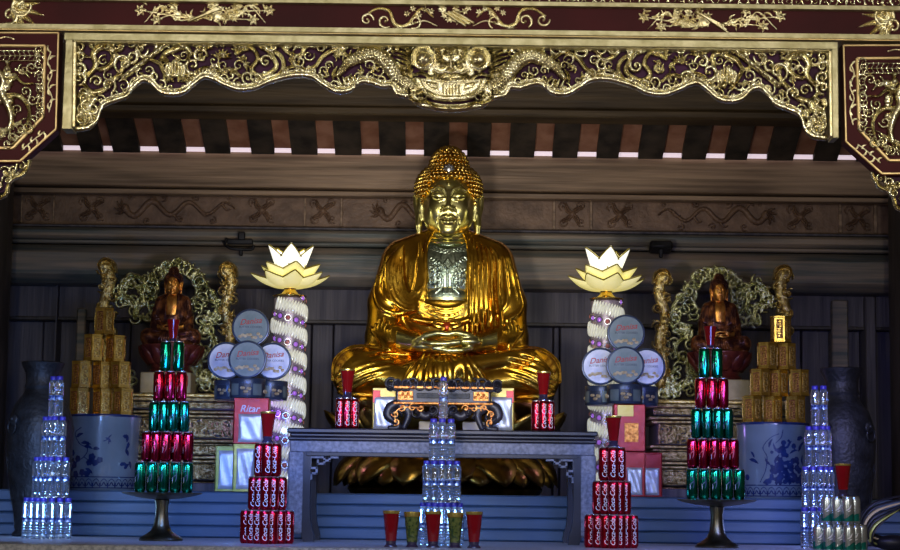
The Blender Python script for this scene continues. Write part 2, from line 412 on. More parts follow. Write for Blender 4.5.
# relief: height field carved from discs along strokes, in photo-sized units, pinned to a vertical plane
class Relief:
    def __init__(s, x0, y0, x1, y1, step=0.5):
        s.x0, s.y0, s.step = x0, y0, step
        s.nx = int((x1 - x0) / step) + 1
        s.ny = int((y1 - y0) / step) + 1
        s.H = np.zeros((s.nx, s.ny), np.float32)
        s.clip = None
    def disc(s, x, y, r, h=None, e=0.5, base=0.0):
        h = r if h is None else h
        st = s.step
        i0 = max(0, int((x - r - s.x0) / st)); i1 = min(s.nx, int((x + r - s.x0) / st) + 2)
        j0 = max(0, int((y - r - s.y0) / st)); j1 = min(s.ny, int((y + r - s.y0) / st) + 2)
        if i1 <= i0 or j1 <= j0:
            return
        X = s.x0 + np.arange(i0, i1)[:, None] * st - x
        Y = s.y0 + np.arange(j0, j1)[None, :] * st - y
        q = 1 - (X * X + Y * Y) / (r * r)
        v = np.where(q > 0, base + h * np.power(np.maximum(q, 0), e), 0)
        s.H[i0:i1, j0:j1] = np.maximum(s.H[i0:i1, j0:j1], v)
    def cut(s, x, y, r, d):
        st = s.step
        i0 = max(0, int((x - r - s.x0) / st)); i1 = min(s.nx, int((x + r - s.x0) / st) + 2)
        j0 = max(0, int((y - r - s.y0) / st)); j1 = min(s.ny, int((y + r - s.y0) / st) + 2)
        if i1 <= i0 or j1 <= j0:
            return
        X = s.x0 + np.arange(i0, i1)[:, None] * st - x
        Y = s.y0 + np.arange(j0, j1)[None, :] * st - y
        q = np.maximum(1 - (X * X + Y * Y) / (r * r), 0)
        W = s.H[i0:i1, j0:j1]
        s.H[i0:i1, j0:j1] = np.where(W > 0, np.maximum(W - d * q, 0.15), 0)
    def stroke(s, pts, r, h=None, base=0.0, smooth=True, groove=0.0, e=0.5):
        p = cr(pts, 10) if smooth and len(pts) > 2 else np.array(pts, float)
        d = np.r_[0, np.cumsum(np.linalg.norm(np.diff(p, axis=0), axis=1))]
        if d[-1] < 1e-6:
            return
        n = max(3, int(d[-1] / (s.step * 0.9)))
        t = np.linspace(0, d[-1], n)
        x = np.interp(t, d, p[:, 0]); y = np.interp(t, d, p[:, 1])
        rr = np.full(n, r) if np.isscalar(r) else np.interp(t / d[-1], np.linspace(0, 1, len(r)), r)
        for i in range(n):
            if rr[i] > s.step * 0.6:
                s.disc(x[i], y[i], rr[i], (h if h is not None else rr[i]), e, base)
        if groove:
            for i in range(n):
                s.cut(x[i], y[i], rr[i] * 0.35, groove)
    def curl(s, cx, cy, R, a0, turns, w, sgn=1, h=None, tail=None):
        """spiral that starts outside and winds into a knob"""
        n = 26
        pts = []
        for k in range(n):
            t = k / (n - 1)
            a = a0 + sgn * turns * 2 * math.pi * t
            rr = R * (1 - t) ** 0.8 + 0.12 * R
            pts.append((cx + rr * math.cos(a), cy + rr * math.sin(a)))
        if tail is not None:
            pts = [tail] + pts
        s.stroke(pts, [w * 0.7, w, w * 0.8, w * 0.55], h)
        s.disc(pts[-1][0], pts[-1][1], w * 0.95, (h or w) * 1.25)
    def leaf(s, x, y, a, L, w, h=None, bend=0.4):
        pts = [(x, y), (x + L * .5 * math.cos(a), y + L * .5 * math.sin(a)), (x + L * math.cos(a + bend), y + L * math.sin(a + bend))]
        s.stroke(pts, [w * .6, w, w * .75, 0.35], h, groove=(h or w) * 0.35)
    def build(s, name, m, parent, Y, origin, hs=1.0, back=1.0, label=None, double=False, mapper=None, mask=None):
        """Y plane depth; origin: parent's location; hs: height factor; back: thickness behind the plane (photo units)"""
        H = s.H.copy()
        if mask is not None:
            H = H * mask(s.x0 + np.arange(s.nx)[:, None] * s.step, s.y0 + np.arange(s.ny)[None, :] * s.step)
        on = H > 0
        q = on[:-1, :-1] & on[1:, :-1] & on[1:, 1:] & on[:-1, 1:]
        use = np.zeros_like(on)
        use[:-1, :-1] |= q; use[1:, :-1] |= q; use[1:, 1:] |= q; use[:-1, 1:] |= q
        idx = -np.ones(H.shape, int)
        I, J = np.nonzero(use)
        idx[I, J] = np.arange(len(I))
        n = len(I)
        u = (_u.x, _u.y, _u.z)
        X = s.x0 + I * s.step; Yp = s.y0 + J * s.step
        mp = (Y - CAM.y) / FPX
        if mapper is None:
            a = (X - 450.0) / FPX; b = (275.0 - Yp) / FPX
            D = np.array(_f)[None] + a[:, None] * np.array(_r)[None] + b[:, None] * np.array(_u)[None]
            D = D * ((Y - CAM.y) / D[:, 1])[:, None]
            W = D + np.array(CAM)[None] - np.array(origin)[None]
            front = W.copy(); front[:, 1] -= H[I, J] * mp * hs
            bk = W.copy()
            bk[:, 1] += (H[I, J] * mp * hs) if double else back * mp
        else:
            front = mapper(X, Yp, H[I, J] * hs)
            bk = mapper(X, Yp, -H[I, J] * hs if double else np.full(n, -back))
        ci, cj = np.nonzero(q)
        a, b, c, d = idx[ci, cj], idx[ci + 1, cj], idx[ci + 1, cj + 1], idx[ci, cj + 1]
        F = [np.stack([a, d, c, b], 1)]
        F.append(np.stack([a, b, c, d], 1) + n)
        # boundary walls
        qq = np.zeros((q.shape[0] + 2, q.shape[1] + 2), bool)
        qq[1:-1, 1:-1] = q
        c_ = qq[1:-1, 1:-1]
        for (di, dj, e0, e1) in ((-1, 0, (0, 0), (0, 1)), (1, 0, (1, 1), (1, 0)), (0, -1, (1, 0), (0, 0)), (0, 1, (0, 1), (1, 1))):
            nb = qq[1 + di:qq.shape[0] - 1 + di, 1 + dj:qq.shape[1] - 1 + dj]
            bi, bj = np.nonzero(c_ & ~nb)
            p = idx[bi + e0[0], bj + e0[1]]; r_ = idx[bi + e1[0], bj + e1[1]]
            F.append(np.stack([p, p + n, r_ + n, r_], 1))
        g = G()
        g.v = [front, bk]
        g.n = 2 * n
        g.f = np.concatenate(F).tolist()
        return g.build(name, m, parent, label=label, angle=60)

# sculpting: distance field on a grid, turned into one continuous surface
class Sculpt:
    def __init__(s, lo, hi, h):
        s.lo = np.array(lo, float); s.h = h
        s.n = tuple(int(math.ceil((hi[i] - lo[i]) / h)) + 1 for i in range(3))
        s.F = np.full(s.n, 8.0 * h + 10, np.float32)
    def _win(s, lo, hi):
        a = [max(0, int((lo[i] - s.lo[i]) / s.h)) for i in range(3)]
        b = [min(s.n[i], int((hi[i] - s.lo[i]) / s.h) + 2) for i in range(3)]
        if any(b[i] <= a[i] for i in range(3)):
            return None
        X = (s.lo[0] + np.arange(a[0], b[0]) * s.h)[:, None, None]
        Y = (s.lo[1] + np.arange(a[1], b[1]) * s.h)[None, :, None]
        Z = (s.lo[2] + np.arange(a[2], b[2]) * s.h)[None, None, :]
        return (slice(a[0], b[0]), slice(a[1], b[1]), slice(a[2], b[2])), X, Y, Z
    def _merge(s, sl, d, k, sub):
        A = s.F[sl]
        if sub:
            d = -d
            if k > 0:
                t = np.clip(0.5 - 0.5 * (A - d) / k, 0, 1)
                s.F[sl] = A * (1 - t) + d * t + k * t * (1 - t)
            else:
                s.F[sl] = np.maximum(A, d)
        elif k > 0:
            t = np.clip(0.5 + 0.5 * (A - d) / k, 0, 1)
            s.F[sl] = A * (1 - t) + d * t - k * t * (1 - t)
        else:
            s.F[sl] = np.minimum(A, d)
    def ell(s, c, r, k=2.0, sub=False, rz=0.0, ry=0.0):
        m = max(r) + k + 3 * s.h
        w_ = s._win([c[i] - m for i in range(3)], [c[i] + m for i in range(3)])
        if not w_:
            return
        sl, X, Y, Z = w_
        X = X - c[0]; Y = Y - c[1]; Z = Z - c[2]
        if rz:
            X, Y = X * math.cos(rz) + Y * math.sin(rz), -X * math.sin(rz) + Y * math.cos(rz)
        if ry:
            X, Z = X * math.cos(ry) - Z * math.sin(ry), X * math.sin(ry) + Z * math.cos(ry)
        q = np.sqrt((X / r[0]) ** 2 + (Y / r[1]) ** 2 + (Z / r[2]) ** 2)
        q2 = np.sqrt((X / r[0] ** 2) ** 2 + (Y / r[1] ** 2) ** 2 + (Z / r[2] ** 2) ** 2) + 1e-9
        s._merge(sl, (q * (q - 1) / q2).astype(np.float32), k, sub)
    def cap(s, p, q, r0, r1=None, k=2.0, sub=False):
        r1 = r0 if r1 is None else r1
        m = max(r0, r1) + k + 3 * s.h
        w_ = s._win([min(p[i], q[i]) - m for i in range(3)], [max(p[i], q[i]) + m for i in range(3)])
        if not w_:
            return
        sl, X, Y, Z = w_
        d = [q[i] - p[i] for i in range(3)]
        L = sum(x * x for x in d) + 1e-9
        t = np.clip(((X - p[0]) * d[0] + (Y - p[1]) * d[1] + (Z - p[2]) * d[2]) / L, 0, 1)
        D = np.sqrt((X - p[0] - t * d[0]) ** 2 + (Y - p[1] - t * d[1]) ** 2 + (Z - p[2] - t * d[2]) ** 2) - (r0 + (r1 - r0) * t)
        s._merge(sl, D.astype(np.float32), k, sub)
    def chain(s, pts, rr, k=2.0, sub=False):
        m = max(rr) + k + 3 * s.h
        w_ = s._win([min(p[i] for p in pts) - m for i in range(3)], [max(p[i] for p in pts) + m for i in range(3)])
        if not w_:
            return
        sl, X, Y, Z = w_
        D = np.full(s.F[sl].shape, 99.0, np.float32)
        ox, oy, oz = X.ravel(), Y.ravel(), Z.ravel()
        for i in range(len(pts) - 1):
            p, q, r0, r1 = pts[i], pts[i + 1], rr[i], rr[i + 1]
            a_ = [max(0, int((min(p[e], q[e]) - m - o[0]) / s.h)) for e, o in enumerate((ox, oy, oz))]
            b_ = [int((max(p[e], q[e]) + m - o[0]) / s.h) + 2 for e, o in enumerate((ox, oy, oz))]
            ss = tuple(slice(a_[e], max(a_[e], b_[e])) for e in range(3))
            x, y, z = X[ss[0]], Y[:, ss[1]], Z[:, :, ss[2]]
            d = [q[e] - p[e] for e in range(3)]
            L = sum(v * v for v in d) + 1e-9
            t = np.clip(((x - p[0]) * d[0] + (y - p[1]) * d[1] + (z - p[2]) * d[2]) / L, 0, 1)
            E = np.sqrt((x - p[0] - t * d[0]) ** 2 + (y - p[1] - t * d[1]) ** 2 + (z - p[2] - t * d[2]) ** 2) - (r0 + (r1 - r0) * t)
            D[ss] = np.minimum(D[ss], E)
        s._merge(sl, D, k, sub)
    def box(s, lo, hi, k=0.0, sub=False, rnd=2.0):
        w_ = s._win([lo[i] - 6 for i in range(3)], [hi[i] + 6 for i in range(3)])
        sl, X, Y, Z = w_
        c = [(lo[i] + hi[i]) / 2 for i in range(3)]; b = [(hi[i] - lo[i]) / 2 - rnd for i in range(3)]
        qx = np.abs(X - c[0]) - b[0]; qy = np.abs(Y - c[1]) - b[1]; qz = np.abs(Z - c[2]) - b[2]
        D = np.sqrt(np.maximum(qx, 0) ** 2 + np.maximum(qy, 0) ** 2 + np.maximum(qz, 0) ** 2) + np.minimum(np.maximum(qx, np.maximum(qy, qz)), 0) - rnd
        s._merge(sl, D.astype(np.float32), k, sub)
    def front(s, x, z, F0):
        fi = (x - s.lo[0]) / s.h; fk = (z - s.lo[2]) / s.h
        i = int(math.floor(fi)); k = int(math.floor(fk))
        if not (0 <= i < s.n[0] - 1 and 0 <= k < s.n[2] - 1):
            return None
        fi -= i; fk -= k
        c = (F0[i, :, k] * (1 - fi) + F0[i + 1, :, k] * fi) * (1 - fk) + (F0[i, :, k + 1] * (1 - fi) + F0[i + 1, :, k + 1] * fi) * fk
        j = np.argmax(c < 0)
        if c[j] >= 0 or j == 0:
            return None
        return s.lo[1] + (j - c[j] / (c[j] - c[j - 1] - 1e-9)) * s.h
    def fold(s, pts, r, F0, up=0.5, k=2.0, sub=False):
        p = cr(pts, 6) if len(pts) > 2 else cr(pts, 8)
        rr = np.full(len(p), r) if np.isscalar(r) else np.interp(np.linspace(0, 1, len(p)), np.linspace(0, 1, len(r)), r)
        Q = []; R_ = []
        for (x, z), a in zip(p, rr):
            y = s.front(x, z, F0)
            if y is None:
                if len(Q) > 1:
                    s.chain(Q, R_, k, sub)
                Q = []; R_ = []
                continue
            Q.append((x, y + a * (1 - 2 * up) if not sub else y - a * 0.4, z)); R_.append(a)
        if len(Q) > 1:
            ys = [q[1] for q in Q]
            ys = [np.median(ys[max(0, i - 2):i + 3]) for i in range(len(ys))]
            ys = [np.mean(ys[max(0, i - 4):i + 5]) for i in range(len(ys))]
            Q = [(q[0], yy, q[2]) for q, yy in zip(Q, ys)]
            s.chain(Q, R_, k, sub)
    def mesh(s, blur=0):
        F = s.F
        for _ in range(blur):
            for ax in range(3):
                A = F.copy()
                sl_ = [slice(None)] * 3; lo_ = list(sl_); hi_ = list(sl_); mi_ = list(sl_)
                mi_[ax] = slice(1, -1); lo_[ax] = slice(0, -2); hi_[ax] = slice(2, None)
                A[tuple(mi_)] = 0.5 * F[tuple(mi_)] + 0.25 * (F[tuple(lo_)] + F[tuple(hi_)])
                F = A
        ins = F < 0
        nx, ny, nz = s.n
        cx, cy, cz = nx - 1, ny - 1, nz - 1
        acc = np.zeros((cx, cy, cz, 3), np.float32); cnt = np.zeros((cx, cy, cz), np.float32)
        def off(d, i):
            return [slice(d[a], s.n[a] - 1 + d[a]) for a in range(3)]
        for ax in range(3):
            for o1 in (0, 1):
                for o2 in (0, 1):
                    a = [0, 0, 0]
                    oth = [q for q in range(3) if q != ax]
                    a[oth[0]] = o1; a[oth[1]] = o2
                    b = list(a); b[ax] = 1
                    A = F[tuple(off(a, 0))]; B = F[tuple(off(b, 0))]
                    cross = (A < 0) != (B < 0)
                    t = np.where(cross, A / np.where(cross, A - B, 1), 0)
                    cnt += cross
                    for e in range(3):
                        acc[..., e] += np.where(cross, (t if e == ax else a[e]), 0)
        m = cnt > 0
        I = np.argwhere(m)
        V = s.lo + (I + acc[m] / cnt[m][:, None]) * s.h
        idx = -np.ones((cx, cy, cz), int)
        idx[m] = np.arange(len(I))
        FF = []
        for ax in range(3):
            o1, o2 = [(1, 2), (2, 0), (0, 1)][ax]
            sl0 = [slice(1, s.n[a] - 1) for a in range(3)]
            sl0[ax] = slice(0, s.n[ax] - 1)
            sl1 = list(sl0); sl1[ax] = slice(1, s.n[ax])
            A = ins[tuple(sl0)]; B = ins[tuple(sl1)]
            for flip, msk in ((0, A & ~B), (1, B & ~A)):
                e = np.argwhere(msk)
                if len(e) == 0:
                    continue
                base = e + np.array([0 if a == ax else 1 for a in range(3)])
                def cell(d1, d2):
                    c = base.copy(); c[:, o1] -= d1; c[:, o2] -= d2
                    return idx[c[:, 0], c[:, 1], c[:, 2]]
                q = np.stack([cell(1, 1), cell(0, 1), cell(0, 0), cell(1, 0)], 1)
                FF.append(q[:, ::-1] if flip else q)
        return V, np.concatenate(FF)

def text_mesh(body, size, shear=0.0, bold=0.0):
    c = bpy.data.curves.new('lettering', 'FONT')
    c.body = body
    c.size = size
    c.shear = shear
    c.offset = bold
    c.align_x = 'CENTER'
    c.align_y = 'CENTER'
    c.resolution_u = 3
    o = bpy.data.objects.new('lettering', c)
    COL.objects.link(o)
    dg = bpy.context.evaluated_depsgraph_get()
    me = bpy.data.meshes.new_from_object(o.evaluated_get(dg))
    bpy.data.objects.remove(o)
    V = np.array([v.co[:] for v in me.vertices])
    Fc = [list(p.vertices) for p in me.polygons]
    bpy.data.meshes.remove(me)
    return V, Fc

def subdiv(V, Fc, maxlen, rounds=3):
    bm = bmesh.new()
    vs = [bm.verts.new(v) for v in V]
    for f in Fc:
        try:
            bm.faces.new([vs[i] for i in f])
        except Exception:
            pass
    for _ in range(rounds):
        es = [e for e in bm.edges if e.calc_length() > maxlen]
        if not es:
            break
        bmesh.ops.subdivide_edges(bm, edges=es, cuts=1)
        bmesh.ops.triangulate(bm, faces=[f for f in bm.faces if len(f.verts) > 4])
    bm.verts.index_update()
    V2 = np.array([v.co[:] for v in bm.verts]); F2 = [[v.index for v in f.verts] for f in bm.faces]
    bm.free()
    return V2, F2

def on_cylinder(V, r, a_mid=-math.pi / 2, vertical=True, z0=0.0):
    """wrap flat lettering round an upright cylinder; vertical: text runs upwards"""
    if vertical:
        arc, up = -V[:, 1], V[:, 0]
    else:
        arc, up = V[:, 0], V[:, 1]
    a = a_mid + arc / r
    return np.stack([r * np.cos(a), r * np.sin(a), z0 + up], 1)
# ================================================================== setting
Zc = lambda y, Y: P(450, y, Y).z      # height seen at photo row y on the middle column, at depth Y

g = G(); g.box((0, -2.8, -1.03), (7.6, 12.4, 0.06)); struct(g.build('floor', MT['floor']))
g = G(); g.box((0, -2.8, 3.45), (7.6, 12.4, 0.06)); struct(g.build('ceiling_hall', MT['plaster']))
g = G(); g.box((-3.7, -2.8, 1.2), (0.1, 12.4, 4.4)); struct(g.build('wall_left', MT['plaster']))
g = G(); g.box((3.7, -2.8, 1.2), (0.1, 12.4, 4.4)); struct(g.build('wall_right', MT['plaster']))

# back wall: stacked boards and beams, each row of the wall its own piece of joinery
g = G(); g.box((0, 3.15, 1.2), (7.4, 0.1, 4.4)); wall = struct(g.build('wall_back', MT['pillar']))
def row(name, y0, y1, Y, depth, m, b=0.006, x=3.6):
    z0, z1 = Zc(y1, Y), Zc(y0, Y)
    gg = G(); gg.box((0, Y + depth / 2, (z0 + z1) / 2), (2 * x, depth, z1 - z0), b)
    return struct(gg.build(name, m))
row('trim_1', 153, 190, 2.54, 0.25, MT['wood_front'])
row('trim_2', 189.5, 192.5, 2.66, 0.2, MT['wood_dark'])
row('trim_3', 192.5, 197.5, 2.58, 0.3, MT['wood_front'], 0.004)
row('trim_4', 197.5, 229, 2.68, 0.2, MT['wood_carved'], 0.002)
row('trim_5', 229, 231.5, 2.6, 0.3, MT['wood_dark'], 0.004)
# the big lower beam, rounded in section, with two cut lines
for nm, y0, y1, Y, dd, bb in (('trim_6', 231.5, 243, 2.56, 0.3, 0.02), ('trim_7', 243.5, 248, 2.6, 0.3, 0.008), ('trim_8', 248.5, 287, 2.53, 0.34, 0.05)):
    row(nm, y0, y1, Y, dd, MT['wood_slate'], bb)
row('trim_9', 287, 324, 2.76, 0.14, MT['wood_dark'], 0.004)
row('trim_10', 321.5, 325, 2.74, 0.14, MT['pillar'], 0.004)
# plank wall below the beams, separate planks with open joints
xs = [-3.5, -2.95, -2.7, -2.42, -2.1, -1.9, -1.66, -1.2, -0.82, -0.69, -0.48, 0.08, 0.62, 0.66, 0.93, 1.35, 1.7, 2.1, 2.45, 2.9, 3.5]
z0, z1 = 0.18, Zc(324, 2.84)
for i in range(len(xs) - 1):
    gg = G(); gg.box(((xs[i] + xs[i + 1]) / 2, 2.9 - 0.012 * (i % 2), (z0 + z1) / 2), (xs[i + 1] - xs[i] - 0.006, 0.08, z1 - z0), 0.006)
    struct(gg.build('wall_back_plank', MT['wood_dark'], None))
for i, o in enumerate([o for o in COL.objects if o.name.startswith('wall_back_plank')]):
    o.parent = wall
    del o['kind']
    o.name = 'plank'
# recessed door frames at both sides of the plank wall
def post(name, xa, xb, y0, y1, Y, d, m, bb=0.008):
    a, b_ = P(xa, y1, Y), P(xb, y0, Y)
    gg = G(); gg.box(((a.x + b_.x) / 2, Y + d / 2, (a.z + b_.z) / 2), (b_.x - a.x, d, b_.z - a.z), bb)
    return struct(gg.build(name, m))
post('trim_11', 50, 57, 283, 500, 2.7, 0.14, MT['wood_dark'])
post('trim_12', 70, 86, 308, 500, 2.72, 0.12, MT['wood_slate'])
post('trim_13', 834, 848, 300, 500, 2.72, 0.12, MT['wood_slate'])
post('trim_14', 868, 876, 296, 500, 2.7, 0.14, MT['wood_dark'])

# carved frieze: dragons and square ornaments cut into the wood
def frieze_dragon(xc, yc, L, flip):
    R_ = Relief(xc - L / 2 - 12, yc - 17, xc + L / 2 + 12, yc + 17, 0.6)
    n = 60
    pts = [(xc + flip * (-L / 2 + L * t), yc - 1 + 7.5 * math.sin(t * 6 * math.pi) * (1 - 0.3 * t)) for t in np.linspace(0, 1, n)]
    R_.stroke(pts, [3.4, 3.2, 2.6, 2.0, 1.0], 1.8, smooth=False)
    for k in range(0, n, 2):
        R_.disc(pts[k][0], pts[k][1] + 0.4, 1.1, 2.1)
    hx = xc - flip * L / 2
    R_.disc(hx, yc - 1, 5, 2.4)
    for a in (-0.9, -0.3, 0.4, 1.0):
        R_.leaf(hx, yc - 1, math.pi * (0 if flip < 0 else 1) + a * flip, 11, 1.8, 1.6)
    for k in (12, 26, 40, 52):
        x, y = pts[k]
        s_ = 1 if math.sin(k) > 0 else -1
        R_.stroke([(x, y), (x + 5, y + 6 * s_), (x + 9, y + 5 * s_)], [1.8, 1.4, 0.8], 1.4)
    for k in range(7):
        t = k / 6
        R_.curl(xc + flip * (-L / 2 + 6 + (L - 12) * t), yc + (11 if k % 2 else -12), 3.6, k, 1.1, 1.1, 1 if k % 2 else -1)
    return R_
def frieze_square(xc, yc, w_):
    R_ = Relief(xc - w_, yc - 15, xc + w_, yc + 15, 0.6)
    for k in range(4):
        R_.leaf(xc, yc, k * math.pi / 2 + 0.8, 14, 3, 1.8, 0.3)
        R_.curl(xc + (9 if k % 2 else -9), yc + (8 if k < 2 else -8), 4, k, 1.2, 1.2)
    R_.disc(xc, yc, 3.6, 2.4)
    return R_
# ================================================================== carved wall frieze pieces
fr = tag(row('carved_frieze', 198.5, 228, 2.676, 0.01, MT['wood_carved'], 0.001), 'brown wooden frieze with carved dragons above the slate coloured beam', 'frieze')
del fr['kind']
RX = lambda x, y: y + (450 - x) * -0.0125
for x_, L_, fl in ((180, 110, 1), (425, 90, 1), (712, 108, -1)):
    frieze_dragon(x_, RX(x_, 213), L_, fl).build('carved_dragon', MT['wood_carved'], fr, 2.676, (0, 0, 0), 2.6)
for x_ in (38, 92, 262, 323, 572, 620, 800, 858):
    frieze_square(x_, RX(x_, 213), 15 if x_ in (38, 323, 572, 858) else 18).build('carved_rosette', MT['wood_carved'], fr, 2.676, (0, 0, 0), 2.2)
for x_ in (22, 54, 305, 341.5, 554, 591, 840, 875):
    a, b_ = P(x_ - 1.4, RX(x_, 228), 2.676), P(x_ + 1.4, RX(x_, 199), 2.676)
    g = G(); g.box(((a.x + b_.x) / 2, 2.672, (a.z + b_.z) / 2), (b_.x - a.x, 0.02, b_.z - a.z), 0.003)
    g.build('divider', MT['wood_front'], fr)

# ------------------------------------------------------------------ roof above the altar
beam = G()
za, zb = Zc(114.5, 1.95), Zc(40, 1.95)
beam.box((0, 2.03, (za + 0.02 + zb) / 2), (7.2, 0.16, zb - za - 0.02), 0.03)
ob = tag(beam.build('roof_beam', MT['wood_beam']), 'dark old roof beam running across above the rafters', 'beam')
g = G(); g.box((0, 2.02, za + 0.012), (7.2, 0.19, 0.05), 0.012)
g.build('edge_moulding', MT['wood_beam'], ob)
zA, zB = Zc(113, 2.1), Zc(153, 2.45)
sl = (zB - zA) / 0.35
def slope(y): return zA + sl * (y - 2.1)
g = G()
y_e = 2.425
g.add([(-3.6, 2.05, slope(2.05)), (3.6, 2.05, slope(2.05)), (3.6, y_e, slope(y_e)), (-3.6, y_e, slope(y_e)),
       (-3.6, 2.05, slope(2.05) + .05), (3.6, 2.05, slope(2.05) + .05), (3.6, y_e, slope(y_e) + .05), (-3.6, y_e, slope(y_e) + .05)],
      [(0, 3, 2, 1), (4, 5, 6, 7), (0, 1, 5, 4), (2, 3, 7, 6), (1, 2, 6, 5), (0, 4, 7, 3)])
ceil = struct(g.build('ceiling_roof', MT['roof_board'], smooth=False))
# reddish boards show between dark rafters; their left edges in the photo, measured under the beam
edges = [(-30, -8), (18, 36), (64, 82), (104, 114), (141, 160), (187, 206), (231, 252), (275, 292), (318, 335.5), (362, 380), (406, 424), (449, 467), (490, 509), (534, 552), (577, 596), (618, 637.5), (662, 681), (705, 724), (746, 766), (792, 812), (836, 855), (880, 899), (924, 940)]
for i in range(len(edges) - 1):
    xa, xb = P(edges[i][1], 150, 2.45).x, P(edges[i + 1][0], 150, 2.45).x
    g = G()
    for y_, in ((0,),):
        ya, yb, t = 2.1, 2.43, 0.034
        g.add([(xa, ya, slope(ya) - t), (xb, ya, slope(ya) - t), (xb, yb, slope(yb) - t), (xa, yb, slope(yb) - t),
               (xa, ya, slope(ya)), (xb, ya, slope(ya)), (xb, yb, slope(yb)), (xa, yb, slope(yb))],
              [(0, 3, 2, 1), (4, 5, 6, 7), (0, 1, 5, 4), (2, 3, 7, 6), (1, 2, 6, 5), (0, 4, 7, 3)])
    g.build('rafter', MT['rafter'], ceil, smooth=False)

# added glowing strip, stands in for daylight on the roof boards' lower ends
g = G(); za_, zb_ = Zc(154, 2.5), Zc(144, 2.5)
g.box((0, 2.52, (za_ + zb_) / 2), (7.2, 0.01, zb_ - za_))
struct(g.build('glowing_eave_strip_1', MT['eave_glow']))

# ------------------------------------------------------------------ pillars at both ends of the altar
for px_, lab in ((-26, 'dark round wooden pillar at the far left of the altar'), (925, 'dark round wooden pillar at the far right of the altar')):
    c = P(px_, 300, 2.3)
    g = G(); g.lathe([(0.19, -1.0), (0.2, 0.0), (0.2, 1.5), (0.185, 3.3)], 40)
    tag(g.build('wooden_pillar', MT['pillar'], None, (c.x, 2.3, 0)), lab, 'pillar')

# ------------------------------------------------------------------ shelf and stepped plinth
g = G()
g.box((0, 0.235, -0.045), (6.2, 1.63, 0.09), 0.006)
sh = tag(g.build('altar_shelf', MT['shelf']), 'pale speckled stone altar shelf that everything in front stands on', 'shelf')
g = G(); g.box((0, 0.3, -0.545), (5.9, 1.4, 0.91), 0.01)
g.build('shelf_base', MT['grey_stone'], sh)
PZ = Zc(494.5, 1.05)
pl = thing('stepped_plinth', 'blue painted plinth with horizontal grooves behind the black table', 'plinth', (0, 1.75, 0))
n_ = 4
hh = PZ / n_
for i in range(n_):
    g = G(); yf = 1.052 + 0.012 * (n_ - i) * 0
    d = 1.5 - 0.012 * i
    g.box((0, (yf + 0.008 * i + 2.79) / 2 - 1.75, hh * (i + 0.5)), (4.66, 2.79 - yf - 0.008 * i, hh - 0.001), 0.008)
    g.build('grooved_board', MT['blue_paint'], pl)

# ------------------------------------------------------------------ lacquered lintel with gilt sprays
YL = -1.62
def quad_px(pts, Y0, Y1, g, Yref=None):
    q = [P(x, y, Yref if Yref is not None else Y0) for x, y in pts]
    g.prism([(p.x, p.z) for p in q], Y0, Y1)
def ry(x, y): return y + (x - 450) * 0.0125
lin = thing('lacquered_lintel', 'red lacquered lintel beam with gilt flower sprays across the top', 'lintel', (0, 0, 0))
g = G(); quad_px([(-250, ry(-250, 5)), (1150, ry(1150, 5)), (1150, ry(1150, 32)), (-250, ry(-250, 32))], YL + 0.03, YL + 0.25, g); g.build('red_board', MT['red_lacquer'], lin)
for k, (a, b_, f_) in enumerate(((0.5, 4.5, 0.0), (29, 33.5, 0.0), (33.5, 35.2, 0.012))):
    g = G(); quad_px([(-250, ry(-250, a)), (1150, ry(1150, a)), (1150, ry(1150, b_)), (-250, ry(-250, b_))], YL + f_, YL + 0.2, g); g.build('gilt_moulding', MT['gold_trim'] if k != 2 else MT['gold_line'], lin)
g = G(); quad_px([(-250, ry(-250, -40)), (1150, ry(1150, -40)), (1150, ry(1150, 0.5)), (-250, ry(-250, 0.5))], YL + 0.05, YL + 0.25, g); g.build('upper_board', MT['red_lacquer'], lin)
def upper_scrolls():
    R_ = Relief(0, -20, 900, 6, 0.6)
    rnd = random.Random(5)
    for x in range(-4, 905, 9):
        R_.curl(x, ry(x, -3.5 + rnd.uniform(-1, 1)), 5.5, rnd.uniform(0, 6), 1.2, 1.3, rnd.choice((-1, 1)), 1.6)
    return R_
upper_scrolls().build('upper_scrollwork', MT['gold_carving'], lin, YL + 0.05, (0, 0, 0), 1.3, mask=lambda x, y: (y < 0.5 + (x - 450) * 0.0125))

